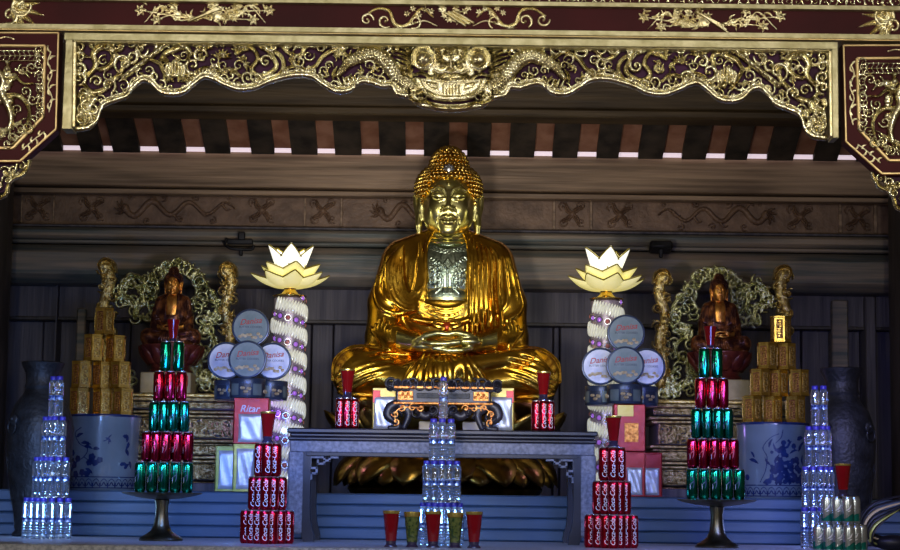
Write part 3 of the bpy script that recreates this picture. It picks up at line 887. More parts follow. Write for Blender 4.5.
def spray(xc, halfw, seed, kind):
    rnd = random.Random(seed)
    yc = ry(xc, 17)
    R_ = Relief(xc - halfw - 6, yc - 15, xc + halfw + 6, yc + 15, 0.45)
    def flower(x, y, r):
        for k in range(6):
            R_.leaf(x, y, k * 1.05 + seed, r, r * .32, 1.3, 0.1)
        R_.disc(x, y, r * .35, 1.8)
    if kind == 'ribbon':
        for s_ in (-1, 1):
            base = [(xc + s_ * 22, yc), (xc + s_ * 34, yc - 8), (xc + s_ * 48, yc + 8), (xc + s_ * 60, yc + 7), (xc + s_ * 66, yc - 6), (xc + s_ * 78, yc - 8), (xc + s_ * 90, yc - 1)]
            R_.stroke(base, [1.2, 1.7, 2.2, 2.4, 1.8, 1.3], 1.6, groove=0.8)
            R_.curl(xc + s_ * 88, yc + 3, 6, 0, 1.1, 1.6, s_)
            R_.curl(xc + s_ * 70, yc + 4, 6.5, 1, 1.0, 1.8, -s_)
            R_.curl(xc + s_ * 40, yc + 5, 6, 2, 1.1, 1.5, s_)
            R_.stroke([(xc + s_ * 18, yc + 9), (xc + s_ * 32, yc + 4), (xc + s_ * 52, yc + 11), (xc + s_ * 62, yc + 11)], [.8, 1.2, .9, .5], 1.2)
            for k in range(5):
                flower(xc + s_ * (24 + 6 * k), yc + rnd.uniform(-9, 2), 3.6)
        for k in range(12):
            flower(xc + rnd.uniform(-16, 14), yc + rnd.uniform(-10, 5), 3.8)
        for d in (0, 4, 8):
            R_.stroke([(xc - 10 + d, yc - 4 + d * -0.2), (xc + 10 + d, yc + 9 - d * .4)], 1.7, 2.6)
    else:
        sgn = 1 if kind == 'left' else -1
        for s_ in (-1, 1):
            for k in range(3):
                x1 = xc + s_ * halfw * (0.95 - 0.24 * k); y1 = yc + (-3, 6, -9)[k] + rnd.uniform(-1, 1)
                R_.stroke([(xc + s_ * 8, yc + 4), (xc + s_ * halfw * 0.4, yc + rnd.uniform(-2, 7)), (x1, y1)], [1.4, 1.1, 0.7], 1.2)
                flower(x1, y1, 6.2)
                R_.stroke([(xc + s_ * halfw * .5, yc + 2), ((x1 + xc) / 2 + s_ * 12, yc - 8 + 7 * k), (x1 - s_ * 4, yc + 9 - 8 * k)], [1.3, 1.0, .6], 1.2)
                for q in range(6):
                    t = 0.25 + 0.13 * q
                    R_.leaf(xc + s_ * halfw * t * (0.95 - .2 * k), yc + 3 - 2 * q + 3 * k - 2, (0 if s_ > 0 else math.pi) + rnd.uniform(-1.3, 1.3), 9, 1.6, 1.4)
        for k in range(14):
            R_.leaf(xc + sgn * (10 + rnd.uniform(-6, 20)), yc + 6, -math.pi * (0.1 + 0.06 * k), 14, 1.9, 1.8, rnd.choice((-.5, .5)))
        for k in range(6): flower(xc + sgn * rnd.uniform(4, 24), yc + rnd.uniform(-11, -3), 4.5)
        for d in (0, 3.6, 7.2):
            R_.stroke([(xc - 16 + d * .4, yc + sgn * (8 - d * 0.2)), (xc + 12 + d * .5, yc - sgn * (6 + d * 0.35) + d * .6)], 1.5, 2.8, smooth=False)
        R_.disc(xc - sgn * -8 if sgn < 0 else xc + 12, yc + 2, 5.5, 2.2)
    return R_
spray(205, 68, 3, 'left').build('gilt_spray', MT['gold_bright'], lin, YL + 0.03, (0, 0, 0), 1.3)
spray(455, 100, 7, 'ribbon').build('gilt_ribbon_spray', MT['gold_bright'], lin, YL + 0.03, (0, 0, 0), 1.3)
spray(712, 72, 11, 'right').build('gilt_spray', MT['gold_bright'], lin, YL + 0.03, (0, 0, 0), 1.3)
for xc, s_ in ((-2, 1), (905, -1)):
    R_ = Relief(xc - 60, -8, xc + 60, 36, 0.45)
    yc = ry(xc, 14)
    for k in range(7):
        R_.leaf(xc + s_ * 14, yc + 3, (0 if s_ > 0 else math.pi) + (k - 3) * 0.42, 34 - abs(k - 3) * 4, 3.2, 2.2, 0.15 * s_)
    R_.curl(xc + s_ * 22, yc - 2, 10, 0, 1.2, 2.4, s_)
    R_.curl(xc + s_ * 12, yc + 7, 8, 2, 1.2, 2.2, -s_)
    R_.build('gilt_leaf_cluster', MT['gold_bright'], lin, YL + 0.03, (0, 0, 0), 1.3)

# ------------------------------------------------------------------ carved valance
YV = -1.6
val = thing('carved_valance', 'gilded openwork valance with two dragons and a central lion mask under the lintel', 'valance', (0, 0, 0))
low = [(78, 129), (90, 127), (98, 119), (103, 106), (116, 100), (127, 96), (133, 88), (143, 80), (152, 83), (160, 91), (171, 94), (184, 92), (194, 84), (204, 77), (214, 79), (224, 84), (238, 89), (254, 88), (268, 82), (285, 77), (300, 75), (313, 77), (323, 84), (336, 91), (350, 90), (360, 82), (370, 82), (382, 86), (392, 86), (398, 94), (410, 97), (418, 104), (430, 107), (440, 109), (451, 110)]
def mir(p): return (902 - p[0], p[1] + (902 - 2 * p[0]) * 0.0122)
R_ = Relief(60, 28, 842, 142, 0.5)
rnd = random.Random(21)
def both(fn):
    fn(lambda x, y: (x, y), 1)
    fn(lambda x, y: mir((x, y)), -1)
def half(m, s_):
    A = lambda a: a if s_ > 0 else math.pi - a
    def st(pts, r, h=None, **k): R_.stroke([m(*p) for p in pts], (r * 1.22 if np.isscalar(r) else [q * 1.22 for q in r]), h, **k)
    def cu(x, y, R0, a0, tn, w_, sg=1, h=None):
        q = m(x, y); R_.curl(q[0], q[1], R0 * 1.1, A(a0), tn, w_ * 1.25, sg * s_, h)
    def le(x, y, a, L, w_, h=None, bend=0.4):
        q = m(x, y); R_.leaf(q[0], q[1], A(a), L, w_, h, bend * s_)
    # lower rim, doubled
    st(low, [3.0, 2.6, 2.6, 2.4, 2.6, 2.6, 3.0], 3.0)
    st([(x, y - 4.2) for x, y in low[2:]], 1.3, 2.6)
    for x, y in low[3:-3]:
        cu(x + rnd.uniform(-2, 2), y - 5.5, 4.0, rnd.uniform(0, 6), 1.1, 1.3, rnd.choice((-1, 1)), 2.6)
    # corner: curls down the post, bubbled cloud at its foot
    for y in (48, 58, 69, 79):
        cu(80, y, 5.5, 1.6, 1.25, 1.9, -1 if y % 2 else 1, 3)
    for k in range(26):
        q = m(rnd.uniform(78, 97), rnd.uniform(92, 124))
        R_.disc(q[0], q[1], rnd.uniform(3, 4.6), rnd.uniform(2.0, 3.4))
    for k in range(9):
        cu(rnd.uniform(80, 96), rnd.uniform(92, 122), 5.0, rnd.uniform(0, 6), 1.2, 1.5, rnd.choice((-1, 1)), 4.4)
    # acanthus C-scroll
    st([(88, 76), (96, 66), (94, 54), (102, 47), (112, 50), (114, 60), (108, 68), (100, 70)], [2.2, 3, 3.4, 3.6, 3, 2.2], 3.6, groove=1.6)
    for x, y, a in ((102, 46, -1.4), (109, 47, -1.1), (114, 53, -0.5), (94, 50, -2.2), (90, 58, -2.8)):
        le(x, y, a, 9, 2.0, 3)
    st([(84, 84), (92, 92), (104, 90), (112, 82), (120, 74), (124, 64), (118, 56)], [2, 2.6, 2.6, 2.4, 2], 3.2, groove=1.4)
    cu(124, 64, 8, 2.0, 1.2, 2.0, 1, 3.2); cu(109, 86, 6, 1, 1.2, 1.8, -1, 3.2); cu(97, 82, 5, 3, 1.2, 1.6, 1, 3)
    # flute tied with a ribbon
    st([(124, 78), (150, 58), (166, 45)], 2.6, 4.2, smooth=False)
    for k in range(9):
        q = m(126 + k * 4.6, 76.5 - k * 3.6); R_.disc(q[0], q[1], 2.8, 5.0)
    st([(150, 60), (160, 64), (164, 72), (170, 78)], [1.6, 2.4, 2.0], 3.0, groove=1)
    st([(138, 50), (143, 58), (152, 56), (157, 46)], [1.4, 2, 1.6], 2.6)
    cu(141, 50, 6, 0, 1.1, 1.7, 1); cu(132, 57, 6, 3, 1.2, 1.8, -1); cu(136, 84, 5, 4, 1.1, 1.6, 1)
    # gourd with ribs
    q = m(176, 70)
    for k in range(-3, 4):
        R_.stroke([(q[0] + k * 2.7, q[1] - 8 + abs(k) * 1.2), (q[0] + k * 3.2, q[1]), (q[0] + k * 2.5, q[1] + 7)], 2.0, 4.6 - abs(k) * .5, base=0.6)
    for k in range(6):
        le(176 + rnd.uniform(-12, 12), 82, -1.57 + (k - 2.5) * 0.5, 9, 2.2, 3.2)
    st([(160, 62), (166, 54), (175, 50), (184, 47), (190, 52), (188, 60)], [2, 2.8, 3.2, 2.6, 2], 3.4, groove=1.5)
    cu(193, 66, 7, 1, 1.1, 2.0, 1); cu(200, 56, 6, 0, 1.2, 2.0, -1); cu(190, 76, 6, 3, 1.1, 1.8, -1)
    # lotus flowers
    for fx, fy in ((223, 55), (204, 46), (240, 48)):
        for k in range(7):
            le(fx, fy + 3, -math.pi * (0.02 + 0.16 * k), 9.5, 2.0, 3.4, 0.1)
        q = m(fx, fy); R_.disc(q[0], q[1], 3, 4.2)
    st([(196, 72), (206, 68), (218, 72), (230, 70), (240, 76)], [1.6, 2.2, 2.2, 1.8], 3.0, groove=1.2)
    cu(216, 72, 6.5, 2, 1.2, 1.9, 1); cu(231, 75, 5.5, 0, 1.2, 1.7, -1)
    # cloud scrolls between flower and dragon
    st([(236, 54), (250, 48), (258, 58), (252, 70), (262, 76), (276, 68), (272, 56), (262, 46)], [2, 2.2, 2.4, 2.4, 2.0], 3.0, groove=1.3)
    st([(262, 48), (278, 54), (284, 64), (280, 74), (270, 80)], [2.2, 2.2, 2.0], 2.8, groove=1.2)
    st([(280, 44), (290, 54), (300, 56), (306, 48), (316, 44)], [2, 2.4, 2.0], 2.6, groove=1.2)
    st([(284, 70), (296, 66), (306, 70), (316, 66), (324, 56), (338, 50), (350, 58)], [1.6, 2.2, 2.2, 2.4, 1.6], 2.8, groove=1.2)
    for x, y, r0 in ((266, 62, 5), (290, 46, 5), (248, 78, 5), (300, 62, 5.5), (272, 46, 5), (320, 48, 5.5), (333, 44, 5), (346, 46, 5), (312, 72, 5), (258, 80, 4)):
        cu(x, y, r0, rnd.uniform(0, 6), 1.2, 1.7, rnd.choice((-1, 1)), 3)
    # flame tips and claw
    for x, y, a, L in ((322, 76, -1.9, 12), (333, 76, -1.45, 15), (344, 78, -0.9, 9), (356, 76, -2.6, 9)):
        le(x, y + 4, a, L, 2.4, 3.2, 0.25)
    for k in range(4):
        st([(338 + 5 * k, 78), (341 + 5 * k, 85)], [1.2, 1.9], 3.6)
    # dragon body with scales
    body = [(338, 76), (348, 64), (360, 57), (372, 54), (384, 60), (394, 72), (404, 82), (414, 90)]
    st(body, [2.5, 4.5, 6.5, 7.0, 7.0, 7.0, 6.0], 4.5)
    bp_ = cr(body, 8)
    for i in range(2, len(bp_) - 1):
        d = bp_[min(i + 1, len(bp_) - 1)] - bp_[i - 1]; d = d / (np.linalg.norm(d) + 1e-9)
        nrm = np.array([-d[1], d[0]])
        wv = 5.4 if i > 14 else 2 + 3.4 * i / 14
        for t in ((-.8, 0, .8) if i % 2 else (-.4, .4)):
            q = bp_[i] + nrm * t * wv
            q = m(q[0], q[1]); R_.disc(q[0], q[1], 1.55, 6.3 - abs(t) * 2)
    for k in range(9):
        p_ = bp_[5 + k * 5]
        le(p_[0], p_[1] - 5, -1.9 + 0.12 * k, 7, 1.6, 2.8)
    # mane streaming back from the mask
    for k in range(7):
        st([(412, 52 + 4.6 * k), (402, 48 + 4.6 * k), (390 + 2 * k, 47 + 4.2 * k)], [1.9, 1.6, 0.7], 3.4, groove=1.5)
    cu(384, 47, 5, 0, 1.2, 1.8); cu(372, 46, 4.5, 1, 1.2, 1.6, -1); cu(396, 47, 5, 2, 1.2, 1.8)
    # small curls that close the gaps along the top rail
    for x in range(92, 352, 13):
        cu(x, 45 + rnd.uniform(-1, 1.5), 4.2, rnd.uniform(0, 6), 1.1, 1.4, rnd.choice((-1, 1)), 2.4)
    # lion mask halves: bulging eye shells under heavy brows, small face between, tray mouth, cloud rim
    for k in range(9):
        for j in range(7):
            q = m(431 + 2.5 * k, 49 + 5 * j); R_.disc(q[0], q[1], 4, 1.2, .3, 1.2)
    q = m(423.5, 60)
    R_.disc(q[0], q[1], 11.5, 2.0, base=2.0)
    R_.disc(q[0], q[1], 8.0, 5.5, base=2.5)
    q2 = m(425, 59); R_.disc(q2[0], q2[1], 2.6, 10.5); q2 = m(421, 66); R_.disc(q2[0], q2[1], 2.0, 8)
    q2 = m(430, 63); R_.disc(q2[0], q2[1], 1.7, 8)
    st([(411, 66), (411, 55), (418, 47.5), (428, 47.5), (435, 54)], [1.4, 2.0, 2.3, 2.1, 1.3], 7.5, groove=2)
    st([(413, 76), (422, 74), (432, 78), (438, 72)], [1.3, 2.0, 1.9, 1.2], 5.5, groove=2)
    st([(437, 60), (436, 52), (442, 48), (451, 50)], [1.2, 1.6, 1.6, 1.5], 4.6, groove=1.2)
    for x, y in ((440, 54), (446, 52.5), (451, 56), (441, 59)):
        cu(x, y, 2.6, x, 1.1, 0.9, 1, 5)
    q = m(442.5, 66.5); R_.disc(q[0], q[1], 3.6, 3, base=3.2); q = m(442.5, 66.5); R_.disc(q[0], q[1], 1.6, 8.4)
    st([(437, 63), (443, 61.5), (448, 65)], [.8, 1.3, 1.0], 7.5)
    st([(451, 60), (451, 70)], [1.6, 2.6], 8.0)
    q = m(448, 70.5); R_.disc(q[0], q[1], 2.2, 7.5)
    st([(434, 72), (440, 75), (446, 73.5), (451, 75.5)], [1.6, 2.3, 2.2, 2.0], 6.4)
    for k in range(6):
        q = m(433 + 3.4 * k, 78.6 + .25 * k); R_.disc(q[0], q[1], 1.7, 5.6)
    # tray: plain field with raised double rim, bars and meander
    for t in np.linspace(0, 1, 16):
        x = 417 + 34 * t; y1 = 81 + 19 * math.sin(t * math.pi / 2) ** .8; y0_ = 80 + 5 * t
        R_.stroke([m(x, y0_), m(x, y1)], 2.6, 1.0, base=1.6, smooth=False)
    st([(415, 79), (419, 89), (428, 97), (439, 100.5), (451, 101.5)], [.8, 1.2, 1.3, 1.3, 1.3], 5.6)
    st([(420, 80), (424, 88), (431, 93.5), (440, 96.5), (451, 97)], .75, 4.6)
    st([(424, 82), (436, 84.5), (438, 90), (431, 88), (427, 84)], .6, 4.4, smooth=False)
    for k in range(3):
        st([(443 + 3.2 * k, 86), (443 + 3.2 * k, 94)], 0.65, 4.6, smooth=False)
    # scalloped cloud rim
    st([(409, 90), (411, 99), (419, 103), (427, 103), (436, 107.5), (451, 109)], [1.8, 2.4, 2.2, 2.4, 2.6, 2.6], 4.2, groove=1.6)
    cu(422, 97, 5.6, 3.4, 1.2, 1.5, 1, 6.0); cu(407, 92, 4.5, 1, 1.2, 1.6, -1, 4.4)
both(half)
# smaller sprigs close the remaining gaps
rf = random.Random(12)
cand = [(x, y) for x in range(84, 820, 5) for y in range(46, 100, 5)]
rf.shuffle(cand)
lox = np.array([p[0] for p in low] + [mir(p)[0] for p in low[::-1]]); loy = np.array([p[1] for p in low] + [mir(p)[1] for p in low[::-1]])
for x, y in cand:
    if abs(x - 451) < 48 or y > np.interp(x, lox, loy) - 5 or y < 46 + (x - 451) * .0122: continue
    i, j = int((x - R_.x0) / R_.step), int((y - R_.y0) / R_.step)
    W_ = R_.H[max(0, i - 6):i + 7, max(0, j - 6):j + 7]
    if (W_ > 0).mean() < 0.22:
        k = rf.random()
        if k < .5: R_.curl(x, y, rf.uniform(4, 6), rf.uniform(0, 6), 1.2, 1.5, rf.choice((-1, 1)), 2.6)
        elif k < .75:
            a0_ = rf.uniform(0, 6)
            for q in range(3): R_.leaf(x, y, a0_ + q * .8, rf.uniform(6, 9), 1.7, 2.6)
# keep the carving inside the frame, above the outline
outl = cr(low, 6)
full = np.vstack([outl, np.array([mir(p) for p in outl[::-1]])])
fx_, fy_ = full[:, 0], full[:, 1]
order = np.argsort(fx_)
def vmask(x, y):
    lo_ = np.interp(x[:, 0], fx_[order], fy_[order])[:, None]
    top = 41.5 + (x - 451) * 0.0122
    return ((y < lo_ + 3.2) & (y > top) & (x > 72) & (x < 831)).astype(np.float32)
R_.build('gilded_carving', MT['gold_carving'], val, YV + 0.02, (0, 0, 0), 1.5, 0.8, mask=vmask)
# backing board in purple lacquer follows the outline
poly = [(76, 40)] + [(x, y - 1.5) for x, y in full] + [(829, 46)]
pp = [P(x, y, YV + 0.03) for x, y in poly]
g = G(); g.prism([(p.x, p.z) for p in pp], YV + 0.028, YV + 0.05); g.build('purple_backing', MT['purple_lacquer'], val, smooth=False)
# frame: top rail and end posts in two steps
def bar(pts, Y0, Y1, name, m, parent):
    g_ = G(); q = [P(x, y, Y0) for x, y in pts]; g_.prism([(p.x, p.z) for p in q], Y0, Y1)
    o = g_.build(name, m, parent, smooth=False)
    md = o.modifiers.new('bevel', 'BEVEL'); md.width = 0.0025; md.segments = 2
    return o
T = lambda x, y: (x, y + (x - 451) * 0.0122)
bar([T(64, 37.0), T(838, 37.0), T(838, 44.5), T(64, 44.5)], YV - 0.035, YV + 0.06, 'top_rail', MT['gold_trim'], val)
bar([T(72, 44.5), T(830, 44.5), T(830, 46.3), T(72, 46.3)], YV - 0.02, YV + 0.06, 'inner_bead', MT['gold_bright'], val)
for xa, xb, nm in ((66, 73, 'l'), (832, 838.5, 'r')):
    yb = 129 if nm == 'l' else 138
    bar([(xa - (0.4 if nm == 'l' else 0), T(xa, 44)[1]), (xb - .4, T(xb, 44)[1]), (xb - 1.5 if nm == 'l' else xb + 0.6, yb), (xa - 4.5 if nm == 'l' else xa + 1.0, yb)], YV - 0.035, YV + 0.06, 'end_post', MT['gold_trim'], val)
    xm = xb if nm == 'l' else xa
    sg = 1 if nm == 'l' else -1
    bar([(xm, T(xm, 46)[1]), (xm + sg * 3.2, T(xm, 46)[1]), (xm + sg * 3.0 - (1 if sg > 0 else -1), yb - 2), (xm - (1 if sg > 0 else -1), yb - 2)], YV - 0.02, YV + 0.06, 'inner_bead', MT['gold_bright'], val)

# ------------------------------------------------------------------ red side panels with gilt lattice
def side_panel(left):
    m = (lambda x, y: (x, y)) if left else (lambda x, y: (902 - x, y + 12.5))
    s_ = 1 if left else -1
    th = thing('lacquered_side_panel', 'red lacquered corner panel with gilt openwork %s of the valance' % ('left' if left else 'right'), 'panel', (0, 0, 0))
    out = [m(-60, 31), m(60, 31.5), m(57.5, 130), m(21, 163), m(-60, 163)]
    Y0 = YV + 0.0
    bar(out, Y0, Y0 + 0.06, 'red_board', MT['red_lacquer'], th)
    def line(pts, w_, nm, mt, Yd, dY=0.02):
        g_ = G()
        for a, b_ in zip(pts[:-1], pts[1:]):
            pa, pb = P(*a, Yd), P(*b_, Yd)
            g_.tube([tuple(pa), tuple(pb)], w_, 6)
        g_.build(nm, mt, th)
    line([m(-60, 32.5), m(58.5, 33), m(56, 129), m(20, 161), m(-60, 161)], 0.0042, 'outer_gilt_edge', MT['gold_line'], Y0)
    inn = [m(-60, 45), m(45, 46), m(43, 117), m(13, 148), m(-60, 148)]
    line(inn, 0.006, 'inner_gilt_edge', MT['gold_line'], Y0 - 0.004)
    x0, x1 = (-6, 62) if left else (838, 908)
    R2 = Relief(x0, 28, x1, 186, 0.45)
    # creepers on the red border
    def st(pts, r, h=None, **k): R2.stroke([m(*p) for p in pts], r, h, **k)
    st([(51, 52), (48, 62), (52, 74), (48, 86), (52, 98), (49, 112)], 0.8, 1.1)
    for k in range(9):
        q = m(50, 52 + 7.2 * k); R2.leaf(q[0], q[1], (-0.9 if (k % 2) == (1 if left else 0) else math.pi + 0.9), 6.5, 1.3, 1.4, 0.4)
    st([(22, 150), (30, 143), (36, 138), (44, 132)], 0.8, 1.1)
    for k in range(6):
        q = m(24 + 4 * k, 149 - 3.2 * k); R2.leaf(q[0], q[1], (1.0 if k % 2 else -2.0) if left else (2.0 if k % 2 else -1.2), 6, 1.3, 1.4, 0.5)
    st([(-4, 39), (6, 37), (14, 39)], 0.9, 1.1)
    R2.build('gilt_creeper', MT['gold_bright'], th, Y0, (0, 0, 0), 1.0)
    # lattice border and figure inside
    R3 = Relief(x0, 40, x1, 156, 0.45)
    def st3(pts, r, h=None, **k): R3.stroke([m(*p) for p in pts], r, h, **k)
    rr = random.Random(8 if left else 9)
    for k in range(22):
        t = k / 21
        path = [(41, 50), (39, 114), (11, 144)]
        if t < 0.62: x, y = 39.5, 50 + (t / 0.62) * 66
        else: x, y = 38 - (t - .62) / .38 * 30, 116 + (t - .62) / .38 * 28
        q = m(x, y); R3.curl(q[0], q[1], 4.2, rr.uniform(0, 6), 1.15, 1.1, rr.choice((-1, 1)), 1.8)
    for y in (51, 56, 61):
        st3([(-4, y), (38, y)], 0.8, 1.6)
    for k in range(9):
        x = -2 + k * 5; st3([(x, 51), (x + 3, 56), (x, 61)], 0.7, 1.6, smooth=False)
    for k in range(7):
        st3([(-4, 140 - k * 1.2), (2 + 4 * k, 140 - 3.6 * k)], 0.75, 1.5)
    # rider on a leaping beast, clouds around
    for k in range(14):
        q = m(6 + rr.uniform(-9, 10), 95 + rr.uniform(-24, 20)); R3.disc(q[0], q[1], rr.uniform(2.5, 5), rr.uniform(2.5, 5))
    st3([(0, 72), (4, 82), (2, 92), (8, 104), (12, 118), (10, 130)], [3, 4.5, 5, 4, 2.5], 5)
    st3([(8, 96), (18, 96), (26, 102), (30, 112), (28, 122)], [3, 3, 2.4, 1.6], 4, groove=1.5)
    st3([(6, 80), (16, 78), (24, 84), (34, 84)], [2.6, 2.2, 1.6, 1], 3.6, groove=1.2)
    st3([(16, 70), (24, 72), (30, 78)], [1.6, 1.8, 1], 3)
    q = m(8, 70); R3.disc(q[0], q[1], 4.5, 6); q = m(8, 63); R3.disc(q[0], q[1], 3, 5)
    for x, y in ((24, 70), (26, 92), (20, 128), (28, 130), (18, 110), (33, 100), (12, 138), (2, 134), (32, 68)):
        q = m(x, y); R3.curl(q[0], q[1], 5, rr.uniform(0, 6), 1.2, 1.5, rr.choice((-1, 1)), 2.6)
    R3.build('gilt_openwork', MT['gold_carving'], th, Y0 - 0.006, (0, 0, 0), 1.3)
    # scrolled bracket hanging below
    R4 = Relief(x0, 150, x1, 220, 0.45)
    def st4(pts, r, h=None, **k): R4.stroke([m(*p) for p in pts], r, h, **k)
    st4([(30, 161), (27, 168), (22, 175), (14, 178), (9, 184), (6, 194), (0, 198), (-5, 200)], [2.4, 2.6, 2.6, 2.2, 2.4, 2.0], 2.8, groove=1.2)
    for x, y in ((22, 166), (14, 170), (6, 172), (8, 180), (-2, 186)):
        q = m(x, y); R4.curl(q[0], q[1], 5, rr.uniform(0, 6), 1.2, 1.8, s_, 2.8)
    q = m(10, 172)
    for k in range(5):
        R4.leaf(q[0], q[1], 0.3 + k * 0.6, 8, 2, 2.4)
    R4.build('gilt_bracket', MT['gold_carving'], th, Y0 + 0.015, (0, 0, 0), 1.3)
    bar([m(-60, 164), m(24, 164), m(10, 178), m(4, 192), m(-60, 200)], Y0 + 0.03, Y0 + 0.05, 'bracket_backing', MT['purple_lacquer'], th)
side_panel(True)
side_panel(False)
# ================================================================== the big statue
# sculpted in photo-sized units round the statue's middle; x right, z up from the seat, negative y towards the hall
def sculpt_robe():
    s = Sculpt((-122, -84, -2), (122, 60, 176), 1.25)
    # torso and shoulders
    s.ell((0, 6, 96), (56, 36, 72), 3)
    s.ell((0, 5, 134), (52, 29, 30), 8)
    for q in (-1, 1):
        s.cap((q * 15, 5, 161), (q * 45, 6, 144), 11.5, 17.5, 8)
        s.cap((q * 51, 3, 136), (q * 61, -2, 96), 17, 18, 8)
        s.cap((q * 61, -2, 96), (q * 62, -8, 66), 18, 19, 6)
        s.cap((q * 60, -12, 62), (q * 32, -42, 54), 16, 10, 6)
        s.ell((q * 60, -2, 52), (22, 26, 26), 8)
        # thighs and shins crossed in front
        s.cap((q * 30, 0, 24), (q * 84, -20, 25), 26, 26, 8)
        s.ell((q * 88, -24, 24), (25, 27, 27), 6)
        s.cap((q * 84, -32, 22), (q * 20, -50, 14), 19, 14, 8)
    s.cap((84, -36, 42), (14, -63, 31), 9, 7.5, 3)
    s.ell((0, -12, 22), (74, 40, 24), 10)
    s.ell((-1, -48, 22), (44, 20, 21), 8)
    # opening over the chest
    F0 = s.F.copy()
    s.box((-20.5, -60, 97), (19.5, -16, 178), 1.5, True, 3)
    s.ell((0, -28, 150), (15, 30, 22), 3, True)
    F0 = s.F.copy()
    # lapel borders
    s.fold([(-16, 164), (-21, 152), (-22, 135), (-21, 118), (-24, 110), (-30, 104)], 2.4, F0, 0.55, 1.2)
    s.fold([(16, 164), (20, 152), (20.5, 130), (20, 100), (20, 62)], 2.4, F0, 0.55, 1.2)
    # viewer's left: long U folds hanging from the shoulder
    for k in range(5):
        w_ = 3 + k * 5.2
        s.fold([(-44 - w_ * .3, 152 - k * 1.2), (-43 - w_ * .75, 130), (-41 - w_ * .6, 112 - k * 3.4), (-37, 103 - k * 4.0), (-33 + w_ * .45, 110 - k * 3.0), (-30 + w_ * .25, 132 - k), (-30 + w_ * .12, 155)], [1.4, 2.1, 2.4, 2.6, 2.3, 1.7, 1.1], F0, 0.72, 0.8)
    s.fold([(-70, 122), (-72, 104), (-66, 90), (-54, 84), (-40, 86), (-28, 96), (-24, 106)], [1.4, 2, 2.8, 3, 3, 2.6, 2], F0, 0.6, 1.2)
    s.fold([(-62, 128), (-64, 110), (-60, 98), (-50, 91)], [1.2, 1.8, 1.8, 1], F0, 0.5, 1.2)
    # viewer's right: straight folds
    for k, x in enumerate((24.5, 28.5, 33, 38, 43.5, 49.5)):
        s.fold([(x * .86 + 1, 160 - k * 1.8), (x, 140), (x + 1, 110), (x + .5 + k * .6, 84), (x + 1 + k * .8, 56 + k)], [1.2, 1.9, 2.2, 2.2, 1.8], F0, 0.62, 0.9)
    s.fold([(56, 142), (58, 120), (60, 100), (55, 88), (46, 80)], [1.2, 2, 2, 1.8, 1], F0, 0.5, 1.2)
    s.fold([(68, 128), (72, 106), (74, 92), (66, 82), (52, 76), (46, 74)], [1.2, 1.8, 2.4, 2.6, 2, 1.2], F0, 0.55, 1.2)
    # sleeves fanning into the lap
    for q in (-1, 1):
        for k in range(7):
            s.fold([(q * (48 + 4.5 * k), 80 - 3.5 * abs(k - 3)), (q * (54 + 3.2 * k), 66), (q * (50 + 2.5 * k), 55), (q * (44 + 3 * k), 49 - k * .6)], [1.0, 1.9, 1.9, 1.2], F0, 0.48, 1.0)
        # folds round thighs and knees
        for k in range(6):
            s.fold([(q * (48 + 2 * k), 46 - 5 * k), (q * (68 + 2 * k), 45 - 6.0 * k), (q * (92), 38 - 6.0 * k), (q * (108 - abs(k - 2)), 24 - 3.6 * k)], [1.0, 1.8, 1.6, 0.9], F0, 0.48, 1.0)
        s.fold([(q * 112, 18), (q * 110, 36), (q * 98, 47), (q * 84, 51), (q * 66, 50)], [1.6, 2, 2.2, 1.8, 1], F0, 0.55, 1.0)
        s.fold([(q * 30, 6), (q * 60, 3), (q * 90, 3), (q * 108, 6)], [2, 2.4, 2.4, 2], F0, 0.5, 1.0)
    # waist: swags and sash
    for k in range(5):
        s.fold([(-29, 96 - 3 * k), (-12, 90 - 4.0 * k), (-1, 88 - 4.2 * k), (10, 90 - 4.0 * k), (18, 95 - 3 * k)], [1.4, 1.9, 2.1, 1.9, 1.3], F0, 0.52, 1.0)
    s.fold([(-29, 97), (-16, 101), (-1, 95), (10, 100), (18, 98)], 2.4, F0, 0.6, 1.0)
    s.fold([(-33, 78), (-16, 75), (0, 74), (12, 75), (21, 78)], 2.8, F0, 0.7, 1.0)
    # apron of folds fanning down from the hands
    for k in range(-4, 5):
        s.fold([(k * 5 - 1, 42), (k * 7.6 - 1 + 2 * math.sin(k), 30), (k * 9.2 - 1, 18), (k * 9.6 - 1 + 2 * math.cos(k * 2), 6)], [1.0, 2.0, 2.6, 2.0], F0, 0.45, 1.6)
    s.box((-125, -90, -12), (125, 65, 0.2), 0, True, 0.1)
    return s.mesh(0)

